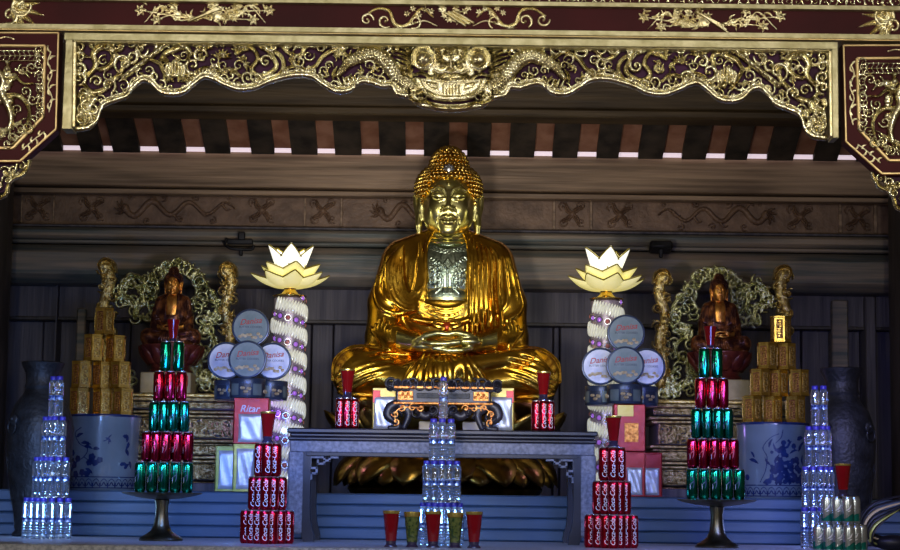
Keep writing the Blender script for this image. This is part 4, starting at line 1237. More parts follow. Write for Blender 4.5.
def sculpt_body():
    # trunk under the robe with forearms and hands
    s = Sculpt((-50, -78, 40), (50, 30, 190), 1.1)
    s.ell((0, 4, 124), (44, 31, 46), 3)
    s.ell((0, 2, 100), (34, 29, 30), 6)
    s.cap((0, 3, 150), (0, 1, 176), 15, 13.2, 7)
    for z in (160, 166):
        s.cap((-11, -9, z), (11, -9, z), 5.5, 5.5, 3)
    for q in (-1, 1):
        s.cap((q * 48, -34, 57), (q * 27, -50, 52), 9, 7, 2)
    # lower hand (viewer's left arm) lies under the upper one
    s.ell((-20, -56, 49), (14, 8, 5), 3)
    for k in range(4):
        y = -66 + k * 3.6
        s.chain([(-12, y + 1, 47), (2, y - 1.5, 44.5), (15, y - .5, 45), (25 - abs(k - 1.4) * 2, y + 2, 47)], [2.9, 2.8, 2.5, 2.0], 0.8)
    s.ell((20, -57, 54), (14, 8, 5), 3)
    for k in range(4):
        y = -67 + k * 3.6
        s.chain([(12, y + 1, 53), (-2, y - 1.5, 51), (-15, y - .5, 51), (-25 + abs(k - 1.4) * 2, y + 2, 52.5)], [2.9, 2.8, 2.5, 2.0], 0.8)
    # thumbs rise and meet
    s.chain([(-28, -56, 54), (-20, -60, 59), (-9, -63, 61.5), (-1, -64, 60.5)], [4, 3.2, 2.8, 2.4], 1.2)
    s.chain([(28, -57, 56), (20, -61, 60), (9, -63, 62), (1.5, -64, 60.5)], [4, 3.2, 2.8, 2.4], 1.2)
    A = s.mesh()
    # head
    h = Sculpt((-40, -42, 158), (40, 40, 250), 0.62)
    h.ell((0, 1, 206), (25.5, 29, 27), 2)
    h.ell((0, -3.5, 190), (24.5, 25, 22.5), 8)
    h.ell((0, -8, 182), (23.5, 18, 15.5), 6)
    h.ell((0, -16, 176), (12, 11, 8), 6)
    h.cap((0, 3, 158), (0, 2, 182), 13.5, 14, 4)
    for q in (-1, 1):
        h.ell((q * 11.5, -20, 190), (8.5, 7.5, 9), 5)
        # eye socket, lid, slit
        h.ell((q * 10, -31.5, 203), (7.5, 5, 4.2), 2.5, True)
        h.ell((q * 10, -23.6, 201.8), (6.8, 4.6, 3.6), 1.2)
        h.chain([(q * 4.0, -27.8, 200.2), (q * 10, -29.4, 199.6), (q * 16, -25.8, 201.0)], [0.7, 0.8, 0.7], 0.4, True)
        h.chain([(q * 3.8, -27.6, 198.8), (q * 10, -28.6, 198.0), (q * 15.5, -25.6, 199.8)], [1.2, 1.6, 1.1], 1.0)
        # brow ridge flows into the nose
        h.chain([(q * 3.0, -28.4, 203), (q * 5, -28.2, 207.5), (q * 11, -26.8, 210), (q * 18, -21.5, 207)], [1.5, 1.5, 1.4, 0.9], 1.8)
        # nostril wing
        h.ell((q * 3.9, -28.6, 189.6), (2.8, 3.0, 2.3), 1.2)
        h.ell((q * 2.3, -32, 187.2), (1.0, 1.6, 0.9), 0.5, True)
        # fold beside the mouth
        h.chain([(q * 7, -27.5, 189), (q * 11, -25, 182), (q * 10.5, -24.5, 177)], [0.9, 1.0, 0.7], 1.0, True)
        # lips
        h.chain([(0, -29.0, 181.7), (q * 3, -29.0, 182.6), (q * 8.2, -25.8, 181.2)], [1.7, 1.9, 0.9], 1.0)
        h.chain([(0, -28.4, 177.6), (q * 4, -28.0, 177.9), (q * 7.5, -25.5, 180.2)], [2.2, 2.0, 0.8], 1.0)
        h.chain([(0, -30.6, 180.0), (q * 4, -29.8, 180.3), (q * 8.6, -26.2, 180.9)], [0.65, 0.6, 0.5], 0.4, True)
        # ears with long lobes
        h.chain([(q * 26.5, 1, 196), (q * 29, 2, 204), (q * 31.5, 4, 209), (q * 33.5, 7, 205), (q * 32.4, 6, 196), (q * 30, 3, 187), (q * 29.6, 1, 178), (q * 29.4, 0, 172)], [3, 3, 2.8, 2.8, 3.3, 3.6, 4.0, 2.8], 1.2)
        h.chain([(q * 27.5, 1, 202), (q * 27.5, 1.5, 193), (q * 26, 1, 184)], [3.2, 3.4, 2.8], 1.0)
        h.cap((q * 29.5, 0, 188), (q * 30.5, -1, 178), 1.5, 1.2, 0.8)
    h.chain([(0, -28.0, 204.5), (0, -30.8, 197), (0, -33.4, 190.6)], [1.9, 2.1, 3.0], 1.8)
    h.cap((0, -29.8, 186.2), (0, -29.2, 183.8), 0.8, 0.7, 0.8, True)
    h.ell((0, -22.5, 171), (9, 5.5, 5), 4)
    h.ell((0, -26.8, 213), (1.8, 1.8, 1.8), 0.3)
    h.box((-45, -45, 150), (45, 45, 160.5), 0, True, 0.1)
    B = h.mesh()
    return A, B

def hair_geo():
    g = G(); cap_ = G()
    E = [((0, 5, 213), (33.0, 31.5, 25.5)), ((0, 5, 231), (19.5, 20, 23.5))]
    for c, r in E:
        cap_.ell(c, [q - 1.0 for q in r], 30, 20)
    def bare(x, y, z):
        if y < 4 and abs(x) < 26.5:
            edge = 220.5 - 24 * max(0, abs(x) / 26.5) ** 3.4
            return z < edge
        if y < 6 and abs(x) < 36 and z < 204 and y > -40:
            return True
        return False
    for ei, (c, r) in enumerate(E):
        nz = 15 if ei == 0 else 12
        for i in range(nz):
            ph = -0.75 + (math.pi / 2 + 0.72) * i / nz
            rad = math.cos(ph)
            n = max(1, int(2 * math.pi * rad * r[0] / 4.3))
            for j in range(n):
                a = 2 * math.pi * (j + 0.5 * (i % 2)) / n
                p = (c[0] + r[0] * rad * math.cos(a), c[1] + r[1] * rad * math.sin(a), c[2] + r[2] * math.sin(ph))
                if p[2] < 186 or bare(*p):
                    continue
                oc, orr = E[1 - ei]
                q = sum(((p[k] - oc[k]) / orr[k]) ** 2 for k in range(3))
                if q < 0.9:
                    continue
                nrm = Vector(((p[0] - c[0]) / r[0] ** 2, (p[1] - c[1]) / r[1] ** 2, (p[2] - c[2]) / r[2] ** 2)).normalized()
                R = nrm.to_track_quat('Z', 'Y').to_matrix()
                g.ell(p, (2.35, 2.35, 2.9), 7, 5, R)
    return g, cap_

KB = (1.75 - CAM.y) / FPX
BC = P(446, 401, 1.75)
def scaled(V, k): return np.asarray(V) * k
robe_VF = sculpt_robe()
bodyA, bodyB = sculpt_body()
hair_g, hair_cap = hair_geo()
def head_fit(V):
    V = np.array(V, float)
    V[:, 2] = np.where(V[:, 2] < 204, 203 + (V[:, 2] - 204) * 1.11, V[:, 2] - 1)
    return V
bodyB = (head_fit(bodyB[0]), bodyB[1])
hair_g.v = [head_fit(np.concatenate(hair_g.v))]; hair_cap.v = [head_fit(np.concatenate(hair_cap.v))]

KZ = np.array([1, 1, 1.016])
def buddha(k, mats, names, label, cat, loc, sx=1.0):
    t = thing(names, label, cat, loc)
    t.scale = (sx, 1, 1)
    g = G(); g.add(robe_VF[0] * KZ * k, robe_VF[1]); g.build('robe', mats['robe'], t, angle=180)
    g = G(); g.add(bodyA[0] * KZ * k, bodyA[1]); g.add(bodyB[0] * KZ * k, bodyB[1]); g.build('body', mats['skin'], t, angle=180)
    g = G(); g.add(np.concatenate(hair_g.v) * KZ * k, hair_g.f); g.add(np.concatenate(hair_cap.v) * KZ * k, hair_cap.f); g.build('hair_curls', mats['hair'], t)
    return t
bd = buddha(KB, {'robe': MT['robe'], 'skin': MT['skin_gold'], 'hair': MT['hair']}, 'seated_buddha_statue',
            'large gilded seated statue with curled hair and folded hands in the middle of the altar', 'statue', BC)
# silver round jewel in the hair
g = G(); g.ell((0, -21.5 * KB, 231 * KB), (5.2 * KB, 3 * KB, 5.2 * KB), 14, 8)
for k in range(8):
    a = k * math.pi / 4
    g.ell(((4.2 * math.cos(a)) * KB, -23.2 * KB, (231 + 4.2 * math.sin(a)) * KB), (1.5 * KB,) * 3, 8, 6)
g.build('hair_jewel', MT['alu'], bd, label='silver round jewel')
# engraved breast plate following the trunk: relief wrapped on the chest
CH = Relief(-22, 100, 22, 172, 0.5)
for x in np.arange(-21, 21.1, 1.6):
    for z in np.arange(101, 171, 1.6):
        CH.disc(x, z, 1.9, 0.2, 0.15, 0.3)
rc = random.Random(4)
for z in (160, 156, 151):
    CH.stroke([(-19, z + 3), (-8, z - 2), (0, z - 4), (8, z - 2), (19, z + 3)], 0.9, 1.2)
for k in range(11):
    CH.curl(-17 + 3.4 * k, 146 + 3 * abs(k - 5) / 5, 2.6, k, 1.1, 0.7, 1, 1.1)
for q in (-1, 1):
    for k in range(6):
        CH.curl(q * (15 - (k % 2) * 5), 137 - 5.2 * k, 3.6, k * 1.3, 1.2, 0.8, q, 1.2)
        CH.disc(q * 9, 134 - 5.0 * k, 1.6, 1.3)
    CH.stroke([(q * 6, 142), (q * 8, 128), (q * 5, 112), (q * 12, 104)], 0.8, 1.1)
CH.stroke([(0, 138), (4, 132), (0, 126), (-4, 132), (0, 138)], 0.9, 1.4, smooth=False)
CH.stroke([(0, 126), (0, 104)], 1.1, 1.2); CH.stroke([(-5, 120), (-4, 104)], 0.8, 1.1); CH.stroke([(5, 120), (4, 104)], 0.8, 1.1)
def chest_map(x, z, h):
    q = np.clip(1 - (x / 44) ** 2 - ((z - 124) / 46) ** 2, 0.02, 1)
    y1 = 4 - 31 * np.sqrt(q)
    q2 = np.clip(1 - (x / 34) ** 2 - ((z - 100) / 30) ** 2, 0.0, 1)
    y2 = 2 - 29 * np.sqrt(q2)
    y = np.minimum(y1, np.where(q2 > 0, y2, 99)) - 0.9
    return np.stack([x * KB, (y - h) * KB, z * KB * 1.016], 1)
CH.build('breast_plate', MT['chest'], bd, 0, (0, 0, 0), 1.0, 0.6, mapper=chest_map, label='silvery engraved breast plate',
         mask=lambda x, z: ((((x / 23) ** 2 + 0 * z) < 1) & (z < 163 - 9 * (1 - (x / 22) ** 2) * 0)).astype(np.float32))
# necklace band and red-centred sash knot
g = G()
for r_, z in ((17, 163), (19, 158.5)):
    g.tube([((r_ * math.cos(a)) * KB, (-6 + r_ * .95 * math.sin(a)) * KB, (z + 4 * math.sin(a) + 2) * KB) for a in np.linspace(math.pi * 1.02, math.pi * 1.98, 26)], 1.5 * KB, 8)
g.build('neck_band', MT['skin_gold'], bd)
g = G()
for q in (-1, 1):
    g.tube([tuple(c * KB for c in p) for p in cr([(0, -42, 74), (q * 8, -46, 77), (q * 13, -46, 73), (q * 7, -47, 70), (0, -44, 72)], 6)], 1.7 * KB, 8)
    g.tube([tuple(c * KB for c in p) for p in cr([(q * 1, -44, 72), (q * 5, -50, 66), (q * 9, -55, 60)], 6)], 2.0 * KB, 8)
g.build('sash_knot', MT['robe'], bd)
g = G(); g.ell((0, -46 * KB, 70 * KB), (4.4 * KB, 3 * KB, 4.8 * KB), 14, 10)
g.build('sash_jewel', mat('red_sash_enamel', (0.5, 0.06, 0.01), None, 0.25, 0.5), bd, label='orange red jewel')

# ------------------------------------------------------------------ lotus throne under it
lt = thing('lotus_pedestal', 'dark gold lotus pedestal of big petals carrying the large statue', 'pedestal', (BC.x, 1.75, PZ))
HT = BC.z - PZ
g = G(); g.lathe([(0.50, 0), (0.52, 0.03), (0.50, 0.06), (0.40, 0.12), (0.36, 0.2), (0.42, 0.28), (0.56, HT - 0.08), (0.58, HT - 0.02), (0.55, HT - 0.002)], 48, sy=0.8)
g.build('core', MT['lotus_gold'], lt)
def petal_geo(L, W, out0, out1, curl_, bulge, nu=9, nv=7):
    """petal rising from the origin; x across, y outwards(-), z up"""
    V = []
    for i in range(nu):
        t = i / (nu - 1)
        wd = W * (math.sin(math.pi * min(1, 0.16 + 0.84 * t) ** 0.9) ** 0.7 if t < 1 else 0.0)
        if i == nu - 1: wd = 0.004 * W
        for j in range(nv):
            u = -1 + 2 * j / (nv - 1)
            y = -(out0 + (out1 - out0) * t ** 1.4) - bulge * math.sin(math.pi * t) * (1 - 0.55 * u * u) + (0.25 * W * u * u * (1 - t))
            z = L * t - curl_ * t ** 4
            V.append((u * wd / 2, y, z))
    return V, nu, nv
def put_petals(n, r, sy, z, geo, name, m, parent, a0=0.0, down=False, lim=None):
    V0, nu, nv = geo
    V0 = np.array(V0)
    if down: V0 = V0 * np.array([1, 1, -1])
    for k in range(n):
        a = a0 + 2 * math.pi * k / n
        if lim and not lim(a): continue
        ca, sa = math.cos(a + math.pi / 2), math.sin(a + math.pi / 2)
        V = np.stack([V0[:, 0] * ca - V0[:, 1] * sa, V0[:, 0] * sa + V0[:, 1] * ca, V0[:, 2]], 1)
        V += np.array([r * math.cos(a), r * math.sin(a) * sy, z])
        g_ = G(); g_.grid(V, nu, nv)
        g_.build(name, m, parent, solid=0.006)
big = petal_geo(0.24, 0.30, 0.0, 0.10, 0.0, 0.05)
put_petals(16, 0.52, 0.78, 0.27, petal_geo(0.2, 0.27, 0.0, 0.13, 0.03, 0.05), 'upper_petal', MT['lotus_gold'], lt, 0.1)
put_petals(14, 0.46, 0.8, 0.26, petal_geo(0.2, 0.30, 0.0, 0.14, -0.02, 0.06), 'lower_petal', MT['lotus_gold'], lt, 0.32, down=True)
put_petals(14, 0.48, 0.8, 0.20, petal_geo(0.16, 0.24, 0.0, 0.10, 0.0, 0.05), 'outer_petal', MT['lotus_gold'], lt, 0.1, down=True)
# ================================================================== black table
ORD = ['leftmost', 'second from left', 'third from left', 'fourth from left', 'fifth from left', 'sixth from left', 'seventh from left', 'eighth from left', 'ninth from left']
def ordn(i, n): return 'rightmost' if (i == n - 1 and n > 1) else ('only' if n == 1 else ORD[i])
YT = 0.45
a, b_ = P(287, 430, YT), P(598, 431, YT)
TZ = P(442, 429.5, YT).z
tx = (a.x + b_.x) / 2; tw = b_.x - a.x; td = 0.5
tb = thing('altar_table', 'black lacquered altar table with grey speckled legs in front of the large statue', 'table', (tx, YT + td / 2, 0))
px = 1 / 214.4
g = G(); g.box((0, 0, TZ - 0.012), (tw, td, 0.024), 0.006); g.box((0, 0, TZ - 0.032), (tw - 0.025, td - 0.02, 0.018), 0.006); g.box((0, 0, TZ - 0.049), (tw - 0.008, td - 0.01, 0.018), 0.006)
g.build('table_top', MT['black_lacquer'], tb)
g = G()
for y_ in (-1, 1): g.box((0, y_ * (td / 2 - 0.03), TZ - 0.085), (tw - 0.03, 0.035, 0.054), 0.004)
for x_ in (-1, 1): g.box((x_ * (tw / 2 - 0.03), 0, TZ - 0.085), (0.035, td - 0.06, 0.054), 0.004)
g.build('apron', MT['grey_stone'], tb)
for x_ in (-1, 1):
    for y_ in (-1, 1):
        g = G()
        V = []
        zt = TZ - 0.112
        prof = [(0, 0.0), (0.0, 0.1), (0.0, 0.3), (0.0, zt)]
        g.box((x_ * (tw / 2 - 0.045), y_ * (td / 2 - 0.045), zt / 2 + 0.02), (0.075, 0.06, zt - 0.03), 0.008)
        leg = g.build('leg', MT['grey_stone'], tb)
        g = G()
        pr = [(0.07, zt), (0.105, zt), (0.103, 0.16), (0.108, 0.09), (0.125, 0.03), (0.125, 0), (0.075, 0), (0.066, 0.04), (0.07, 0.12)]
        g.prism([(x_ * (tw / 2 - q[0] - 0.008), q[1]) for q in pr], y_ * (td / 2 - 0.045) - 0.028, y_ * (td / 2 - 0.045) + 0.028)
        g.build('dark_inner_foot', MT['black_lacquer'], leg)
g = G(); g.box((0, -(td / 2 - 0.03), TZ - 0.12), (tw - 0.18, 0.03, 0.02), 0.003)
g.build('lower_rail', MT['black_lacquer'], tb)
for x_ in (-1, 1):
    g = G(); y0 = -(td / 2 - 0.03)
    key = [(0.10, -0.135), (0.175, -0.135), (0.175, -0.165), (0.145, -0.165), (0.145, -0.15)]
    key2 = [(0.11, -0.13), (0.11, -0.185), (0.14, -0.185), (0.14, -0.21), (0.115, -0.21), (0.115, -0.235)]
    key3 = [(0.175, -0.15), (0.2, -0.15), (0.2, -0.135), (0.235, -0.135)]
    for kk in (key, key2, key3):
        for p_, q_ in zip(kk[:-1], kk[1:]):
            cx_, cz_ = (p_[0] + q_[0]) / 2, (p_[1] + q_[1]) / 2
            g.box((x_ * (tw / 2 - cx_), y0, TZ + cz_), (abs(p_[0] - q_[0]) + 0.011, 0.022, abs(p_[1] - q_[1]) + 0.011), 0.002)
    g.build('corner_bracket', MT['grey_stone'], tb)

# ================================================================== drinks
COKE_V, COKE_F = text_mesh('Coca-Cola', 0.034, 0.35, 0.0)
COKE_V, COKE_F = subdiv(COKE_V, COKE_F, 0.0035)
def can_mesh(R, H, kind):
    """first can of a kind: body, lid, print"""
    o = bpy.data.objects.new('soda_can', None); COL.objects.link(o)
    bm_ = {'red': 'can_red', 'crimson': 'can_crimson', 'green': 'can_green', 'silver': 'can_silver'}[kind]
    g = G(); g.lathe([(R * .76, 0.0), (R * .8, 0.002), (R * .97, 0.010), (R, 0.014), (R, H - 0.017), (R * .96, H - 0.012), (R * .83, H - 0.004)], 28)
    g.build('can_body', MT[bm_], o)
    g = G(); g.lathe([(R * .83, H - 0.0045), (R * .86, H - 0.002), (R * .86, H), (R * .81, H), (R * .79, H - 0.003), (0, H - 0.003)], 28)
    g.box((0, -R * .25, H - 0.0015), (R * .3, R * .5, 0.001), 0.0003)
    g.build('can_lid', MT['alu'], o)
    if kind == 'red':
        for a_ in (-math.pi / 2, math.pi / 6, math.pi * 5 / 6):
            V = COKE_V.copy(); w_ = V[:, 0].max() - V[:, 0].min(); V[:, 0] *= (H * 0.78) / w_; V[:, 1] *= 0.9
            V = on_cylinder(V, R + 0.0005, a_, True, H * .48)
            g = G(); g.add(V, COKE_F); g.build('white_lettering', MT['white_print'], o, smooth=False)
    else:
        def strip(pts, w_, off=0.0006):
            """ribbon of print: list of (angle, z)"""
            p_ = cr(pts, 5); V = []
            for i, (q0, q1) in enumerate(p_):
                d = p_[min(i + 1, len(p_) - 1)] - p_[max(i - 1, 0)]; d = np.array([d[0] * R, d[1]]); d /= np.linalg.norm(d) + 1e-9
                t = i / (len(p_) - 1); ww = w_ * (math.sin(math.pi * min(max(t, .04), .96)) ** .6)
                for s_ in (-1, 0, 1):
                    aa, zz = q0 - s_ * d[1] * ww / R, q1 + s_ * d[0] * ww
                    V.append(((R + off) * math.cos(aa), (R + off) * math.sin(aa), zz))
            return V, len(p_), 3
        for a_ in (-math.pi / 2 - .15, math.pi / 6, math.pi * 5 / 6):
            g = G()
            if kind == 'silver':
                for j in range(1):
                    n1, n2 = 15, 5; V = []
                    for i in range(n1):
                        aa = a_ - 1.047 + 2.094 * i / (n1 - 1)
                        top = H * (0.30 + 0.09 * math.sin((aa - a_) * 1.9))
                        for q in range(n2):
                            V.append(((R + .0006) * math.cos(aa), (R + .0006) * math.sin(aa), 0.014 + (top - 0.014) * q / (n2 - 1)))
                    g.grid(V, n1, n2)
                g.build('teal_wave_print', MT['can_teal'], o)
                g = G(); g.grid(*strip([(a_ - .5, H * .5), (a_, H * .56), (a_ + .4, H * .7)], 0.003)); g.grid(*strip([(a_ - .2, H * .45), (a_ + .3, H * .5)], 0.002))
                g.build('printed_flourish', MT['white_print'], o)
            else:
                g.grid(*strip([(a_ - .5, H * .38), (a_ - .25, H * .5), (a_ + .1, H * .56), (a_ + .3, H * .6)], 0.0022))
                g.grid(*strip([(a_ + .05, H * .34), (a_ + .25, H * .5), (a_ + .2, H * .74)], 0.0022))
                g.grid(*strip([(a_ - .5, H * .62), (a_ - .25, H * .72), (a_ + .05, H * .7)], 0.0026))
                g.build('printed_swirl', MT['dark_print'] if kind == 'green' else MT['red_print'], o)
                g = G(); g.grid(*strip([(a_ - .45, H * .3), (a_ - .4, H * .42), (a_ - .5, H * .5)], 0.0008))
                g.build('printed_sparkle', MT['white_print'], o)
    return o
proto = {}
def place(kind, maker, loc, label, cat, group, rz=0.0):
    if kind not in proto:
        o = maker(); proto[kind] = o
        o.location = loc; o.rotation_euler = (0, 0, rz)
    else:
        o = copy_thing(proto[kind], loc, rz)
    tag(o, label, cat, group)
    return o
rg = random.Random(77)
def ring(cx, cy, z, W, r, kind, maker, labf, cat, group, n):
    """n things spread over the width W, bulging towards the hall, each touching its neighbour"""
    dx = (W - 2 * r) / (n - 1) if n > 1 else 0
    dy = math.sqrt(max(0.0, (2 * r * 1.012) ** 2 - dx * dx)) + 0.0005
    f = n // 2
    for i in range(n):
        place(kind, maker, (cx + (i - (n - 1) / 2) * dx, cy + dy * abs(i - f), z), labf(i, n), cat, group, rg.uniform(-.3, .3))
m_red = lambda: can_mesh(0.0245, 0.146, 'red')
m_grn = lambda: can_mesh(0.0255, 0.1375, 'green')
m_crm = lambda: can_mesh(0.0255, 0.1375, 'crimson')
m_slv = lambda: can_mesh(0.0255, 0.118, 'silver')

def cola_pyramid(pxx, side):
    c = P(pxx, 540, 0.0)
    tn = ['bottom', 'middle', 'top']
    for t, (W, n) in enumerate(((0.239, 7), (0.172, 5), (0.12, 3))):
        ring(c.x, -0.08 + 0.02 * t, 0.1465 * t, W, 0.0245, 'red', m_red, lambda i, n_: 'red cola can, %s in %s tier of the pyramid %s of the table' % (ordn(i, n_), tn[t], side), 'can', 'red cola cans', n)
    return c
cl = cola_pyramid(266, 'left'); cr_ = cola_pyramid(612, 'right')

# tall glasses
def glass_proto(nm, R0, R1, H, foot, bowl_mat, rim=None, wide_foot=0.8):
    o = bpy.data.objects.new('votive_glass', None); COL.objects.link(o)
    g = G(); fh = foot * H
    g.lathe([(R1 * .98, fh), (R1, fh + 0.004), (R1 + (R0 - R1) * .35, fh + (H - fh) * .4), (R0, H), (R0 * .93, H), (R1 + (R0 - R1) * .3, fh + (H - fh) * .42), (R1 * .85, fh + 0.008), (0, fh + 0.008)], 28)
    g.build('glass_bowl', bowl_mat, o)
    g = G(); g.lathe([(R0 * wide_foot, 0), (R0 * wide_foot, 0.003), (R1 * .9, fh * .5), (R1 * .98, fh)], 24)
    g.build('glass_foot', MT['dark_glass'], o)
    g = G(); rin = R1 + (R0 - R1) * .28
    g.lathe([(0, fh + .009), (R1 * .8, fh + 0.0095), (rin * .9, fh + (H - fh) * .42), (R0 * .86, fh + (H - fh) * .82), (0, fh + (H - fh) * .82)], 24)
    g.build('wax', MT['wax_red'] if 'red' in bowl_mat.name else MT['wax_green'], o)
    if rim:
        g = G(); g.lathe([(R0 * .975 + .0008, H - rim), (R0 + .001, H - 0.002), (R0 + .0008, H + .0005), (R0 * .99, H + .0005)], 28)
        g.build('glass_rim', MT['gold_rim'], o)
    return o
m_rg = lambda: glass_proto('r', 0.036, 0.023, 0.152, 0.17, MT['red_glass'], 0.012)
m_gg = lambda: glass_proto('g', 0.035, 0.023, 0.148, 0.15, MT['green_glass'], 0.02)
m_tall = lambda: glass_proto('t', 0.034, 0.021, 0.135, 0.2, MT['red_glass'], 0.008)
m_small = lambda: glass_proto('s', 0.030, 0.018, 0.10, 0.14, MT['red_glass'])
for x_, kk, lb in ((391, 'rg', 'red votive glass at the left end of the five front glasses'), (412, 'gg', 'green and gold votive glass between the left and middle red front glasses'),
                   (433, 'rg', 'red votive glass in the middle of the five front glasses'), (455, 'gg', 'green and gold votive glass right of the middle red front glass'),
                   (474, 'rg', 'red votive glass at the right end of the five front glasses')):
    c = P(x_, 540, -0.3)
    place(kk, m_rg if kk == 'rg' else m_gg, (c.x, -0.3, 0), lb, 'glass', 'front votive glasses')
place('tall', m_tall, (cl.x + 0.0, -0.04, 0.44), 'red votive glass on top of the cola can pyramid left of the table', 'glass', 'votive glasses on can stacks')
place('tall', m_tall, (cr_.x + 0.002, -0.04, 0.44), 'red votive glass on top of the cola can pyramid right of the table', 'glass', 'votive glasses on can stacks')

# cola cans on the black table
for x_, sd in ((347, 'left'), (543, 'right')):
    c = P(x_, 425, 0.56)
    ring(c.x, 0.53, TZ, 0.11, 0.0235, 'tablecan', lambda: can_mesh(0.0235, 0.146, 'red'), lambda i, n_: 'red cola can on the %s end of the black table, %s of three' % (sd, ordn(i, n_)), 'can', 'cola cans on the table', 3)
    place('tall', m_tall, (c.x, 0.545, TZ + 0.1465), 'red votive glass on the three cola cans at the %s end of the black table' % sd, 'glass', 'votive glasses on can stacks')

# cake stands with green and crimson cans
STZ = P(450, 496.0, 0.3).z
def stand():
    o = bpy.data.objects.new('pedestal_dish', None); COL.objects.link(o)
    g = G(); g.lathe([(0.0, STZ - 0.03), (0.03, STZ - 0.032), (0.09, STZ - 0.026), (0.15, STZ - 0.014), (0.178, STZ - 0.006), (0.182, STZ - 0.002), (0.178, STZ), (0.0, STZ)], 48)
    g.build('dish', MT['brass_dark'], o)
    g = G(); g.lathe([(0.098, 0), (0.1, 0.006), (0.094, 0.016), (0.072, 0.028), (0.048, 0.045), (0.036, 0.07), (0.03, 0.11), (0.028, 0.15), (0.034, STZ - 0.035), (0.03, STZ - 0.03)], 36)
    g.build('foot', MT['brass_dark'], o)
    return o
for x_, sd in ((161, 'left'), (717, 'right')):
    c = P(x_, 535, 0.3)
    place('stand', stand, (c.x, 0.3, 0), 'dark bronze pedestal dish carrying the can pyramid on the %s' % sd, 'dish stand', 'bronze pedestal dishes')
    dx = 3 / 218.0 if sd == 'left' else -3 / 218.0
    for t, (W, kk, n) in enumerate(((0.265, 'green', 5), (0.238, 'crimson', 5), (0.19, 'green', 4), (0.154, 'crimson', 3), (0.11, 'green', 2))):
        tn = ['bottom', 'second', 'third', 'fourth', 'topmost'][t]
        ring(c.x + dx * (1 + .25 * t), 0.24 + 0.012 * t, STZ + 0.1378 * t, W, 0.0255, kk, m_grn if kk == 'green' else m_crm,
             lambda i, n_: '%s drink can, %s in %s tier on the %s bronze dish' % (kk, ordn(i, n_), tn, sd), 'can', 'cans on the bronze dishes', n)
    place('small', m_small, (c.x + dx * 2, 0.3, STZ + 0.1378 * 5), 'small red glass on top of the %s green and crimson can tower' % sd, 'glass', 'glasses on the can towers')

# silver and teal cans at the right front
c = P(841, 545, -0.3)
for t, (W, n) in enumerate(((0.222, 6), (0.158, 4))):
    ring(c.x, -0.38 + .02 * t, 0.1183 * t, W, 0.0255, 'silver', m_slv, lambda i, n_: 'silver and teal can, %s in the %s row beside the right vase' % (ordn(i, n_), ['bottom', 'upper'][t]), 'can', 'silver and teal cans', n)
place('tall', m_tall, (c.x + 0.002, -0.345, 0.2368), 'red votive glass on top of the silver and teal cans', 'glass', 'votive glasses on can stacks')

# water bottles
def bottle(h=0.187):
    o = bpy.data.objects.new('water_bottle', None); COL.objects.link(o)
    r = 0.0208
    pr = [(r * .7, 0), (r * .95, 0.003), (r, 0.01)]
    for k in range(5):
        z = 0.018 + k * 0.011
        pr += [(r, z), (r * .9, z + 0.0035), (r, z + 0.007)]
    pr += [(r * .9, 0.082), (r * .86, 0.088), (r * .98, 0.096), (r, 0.12), (r, 0.152), (r * .93, 0.162), (r * .7, 0.17), (r * .6, 0.172), (r * .6, 0.176)]
    g = G(); g.lathe(pr, 20); g.build('bottle_body', MT['water'], o)
    g = G(); g.lathe([(r * .96, 0.078), (r * .9 + .0006, 0.084), (r * .88, 0.089), (r + .0004, 0.098)], 20)
    V = np.concatenate(g.v)
    g2 = G(); g2.v = [V]; g2.n = len(V); g2.f = [f for f in g.f if len(f) == 4]
    g2.build('bottle_label', MT['bottle_label'], o)
    g = G(); g.lathe([(r * .72, 0.170), (r * .74, 0.172), (r * .74, h - 0.002), (r * .68, h)], 16); g.build('bottle_cap', MT['bottle_cap'], o)
    return o
def tower(pxx, Y, Ws, name, leanx=0.0):
    c = P(pxx, 535, Y)
    for t, (W, n) in enumerate(Ws):
        tn = ['bottom', 'second', 'third', 'top'][t]
        ring(c.x + leanx * t, Y - .1 + .02 * t, 0.1872 * t, W, 0.021, 'bottle', bottle, lambda i, n_: 'clear blue-capped water bottle, %s in %s tier of the %s tower' % (ordn(i, n_), tn, name), 'bottle', 'water bottles in the %s tower' % name, n)
tower(47, 0.45, ((0.232, 7), (0.182, 6), (0.125, 4), (0.076, 2)), 'left', 0.008)
tower(441, 0.18, ((0.205, 7), (0.175, 5), (0.12, 3)), 'middle')
c = P(441, 535, 0.18)
place('bottle', bottle, (c.x + 0.003, 0.18 - 0.055, 0.1872 * 3), 'clear water bottle standing alone on the tip of the middle bottle tower', 'bottle', 'water bottles in the middle tower')
tower(817, 0.45, ((0.17, 5), (0.155, 5), (0.12, 4), (0.076, 2)), 'right', 0.004)

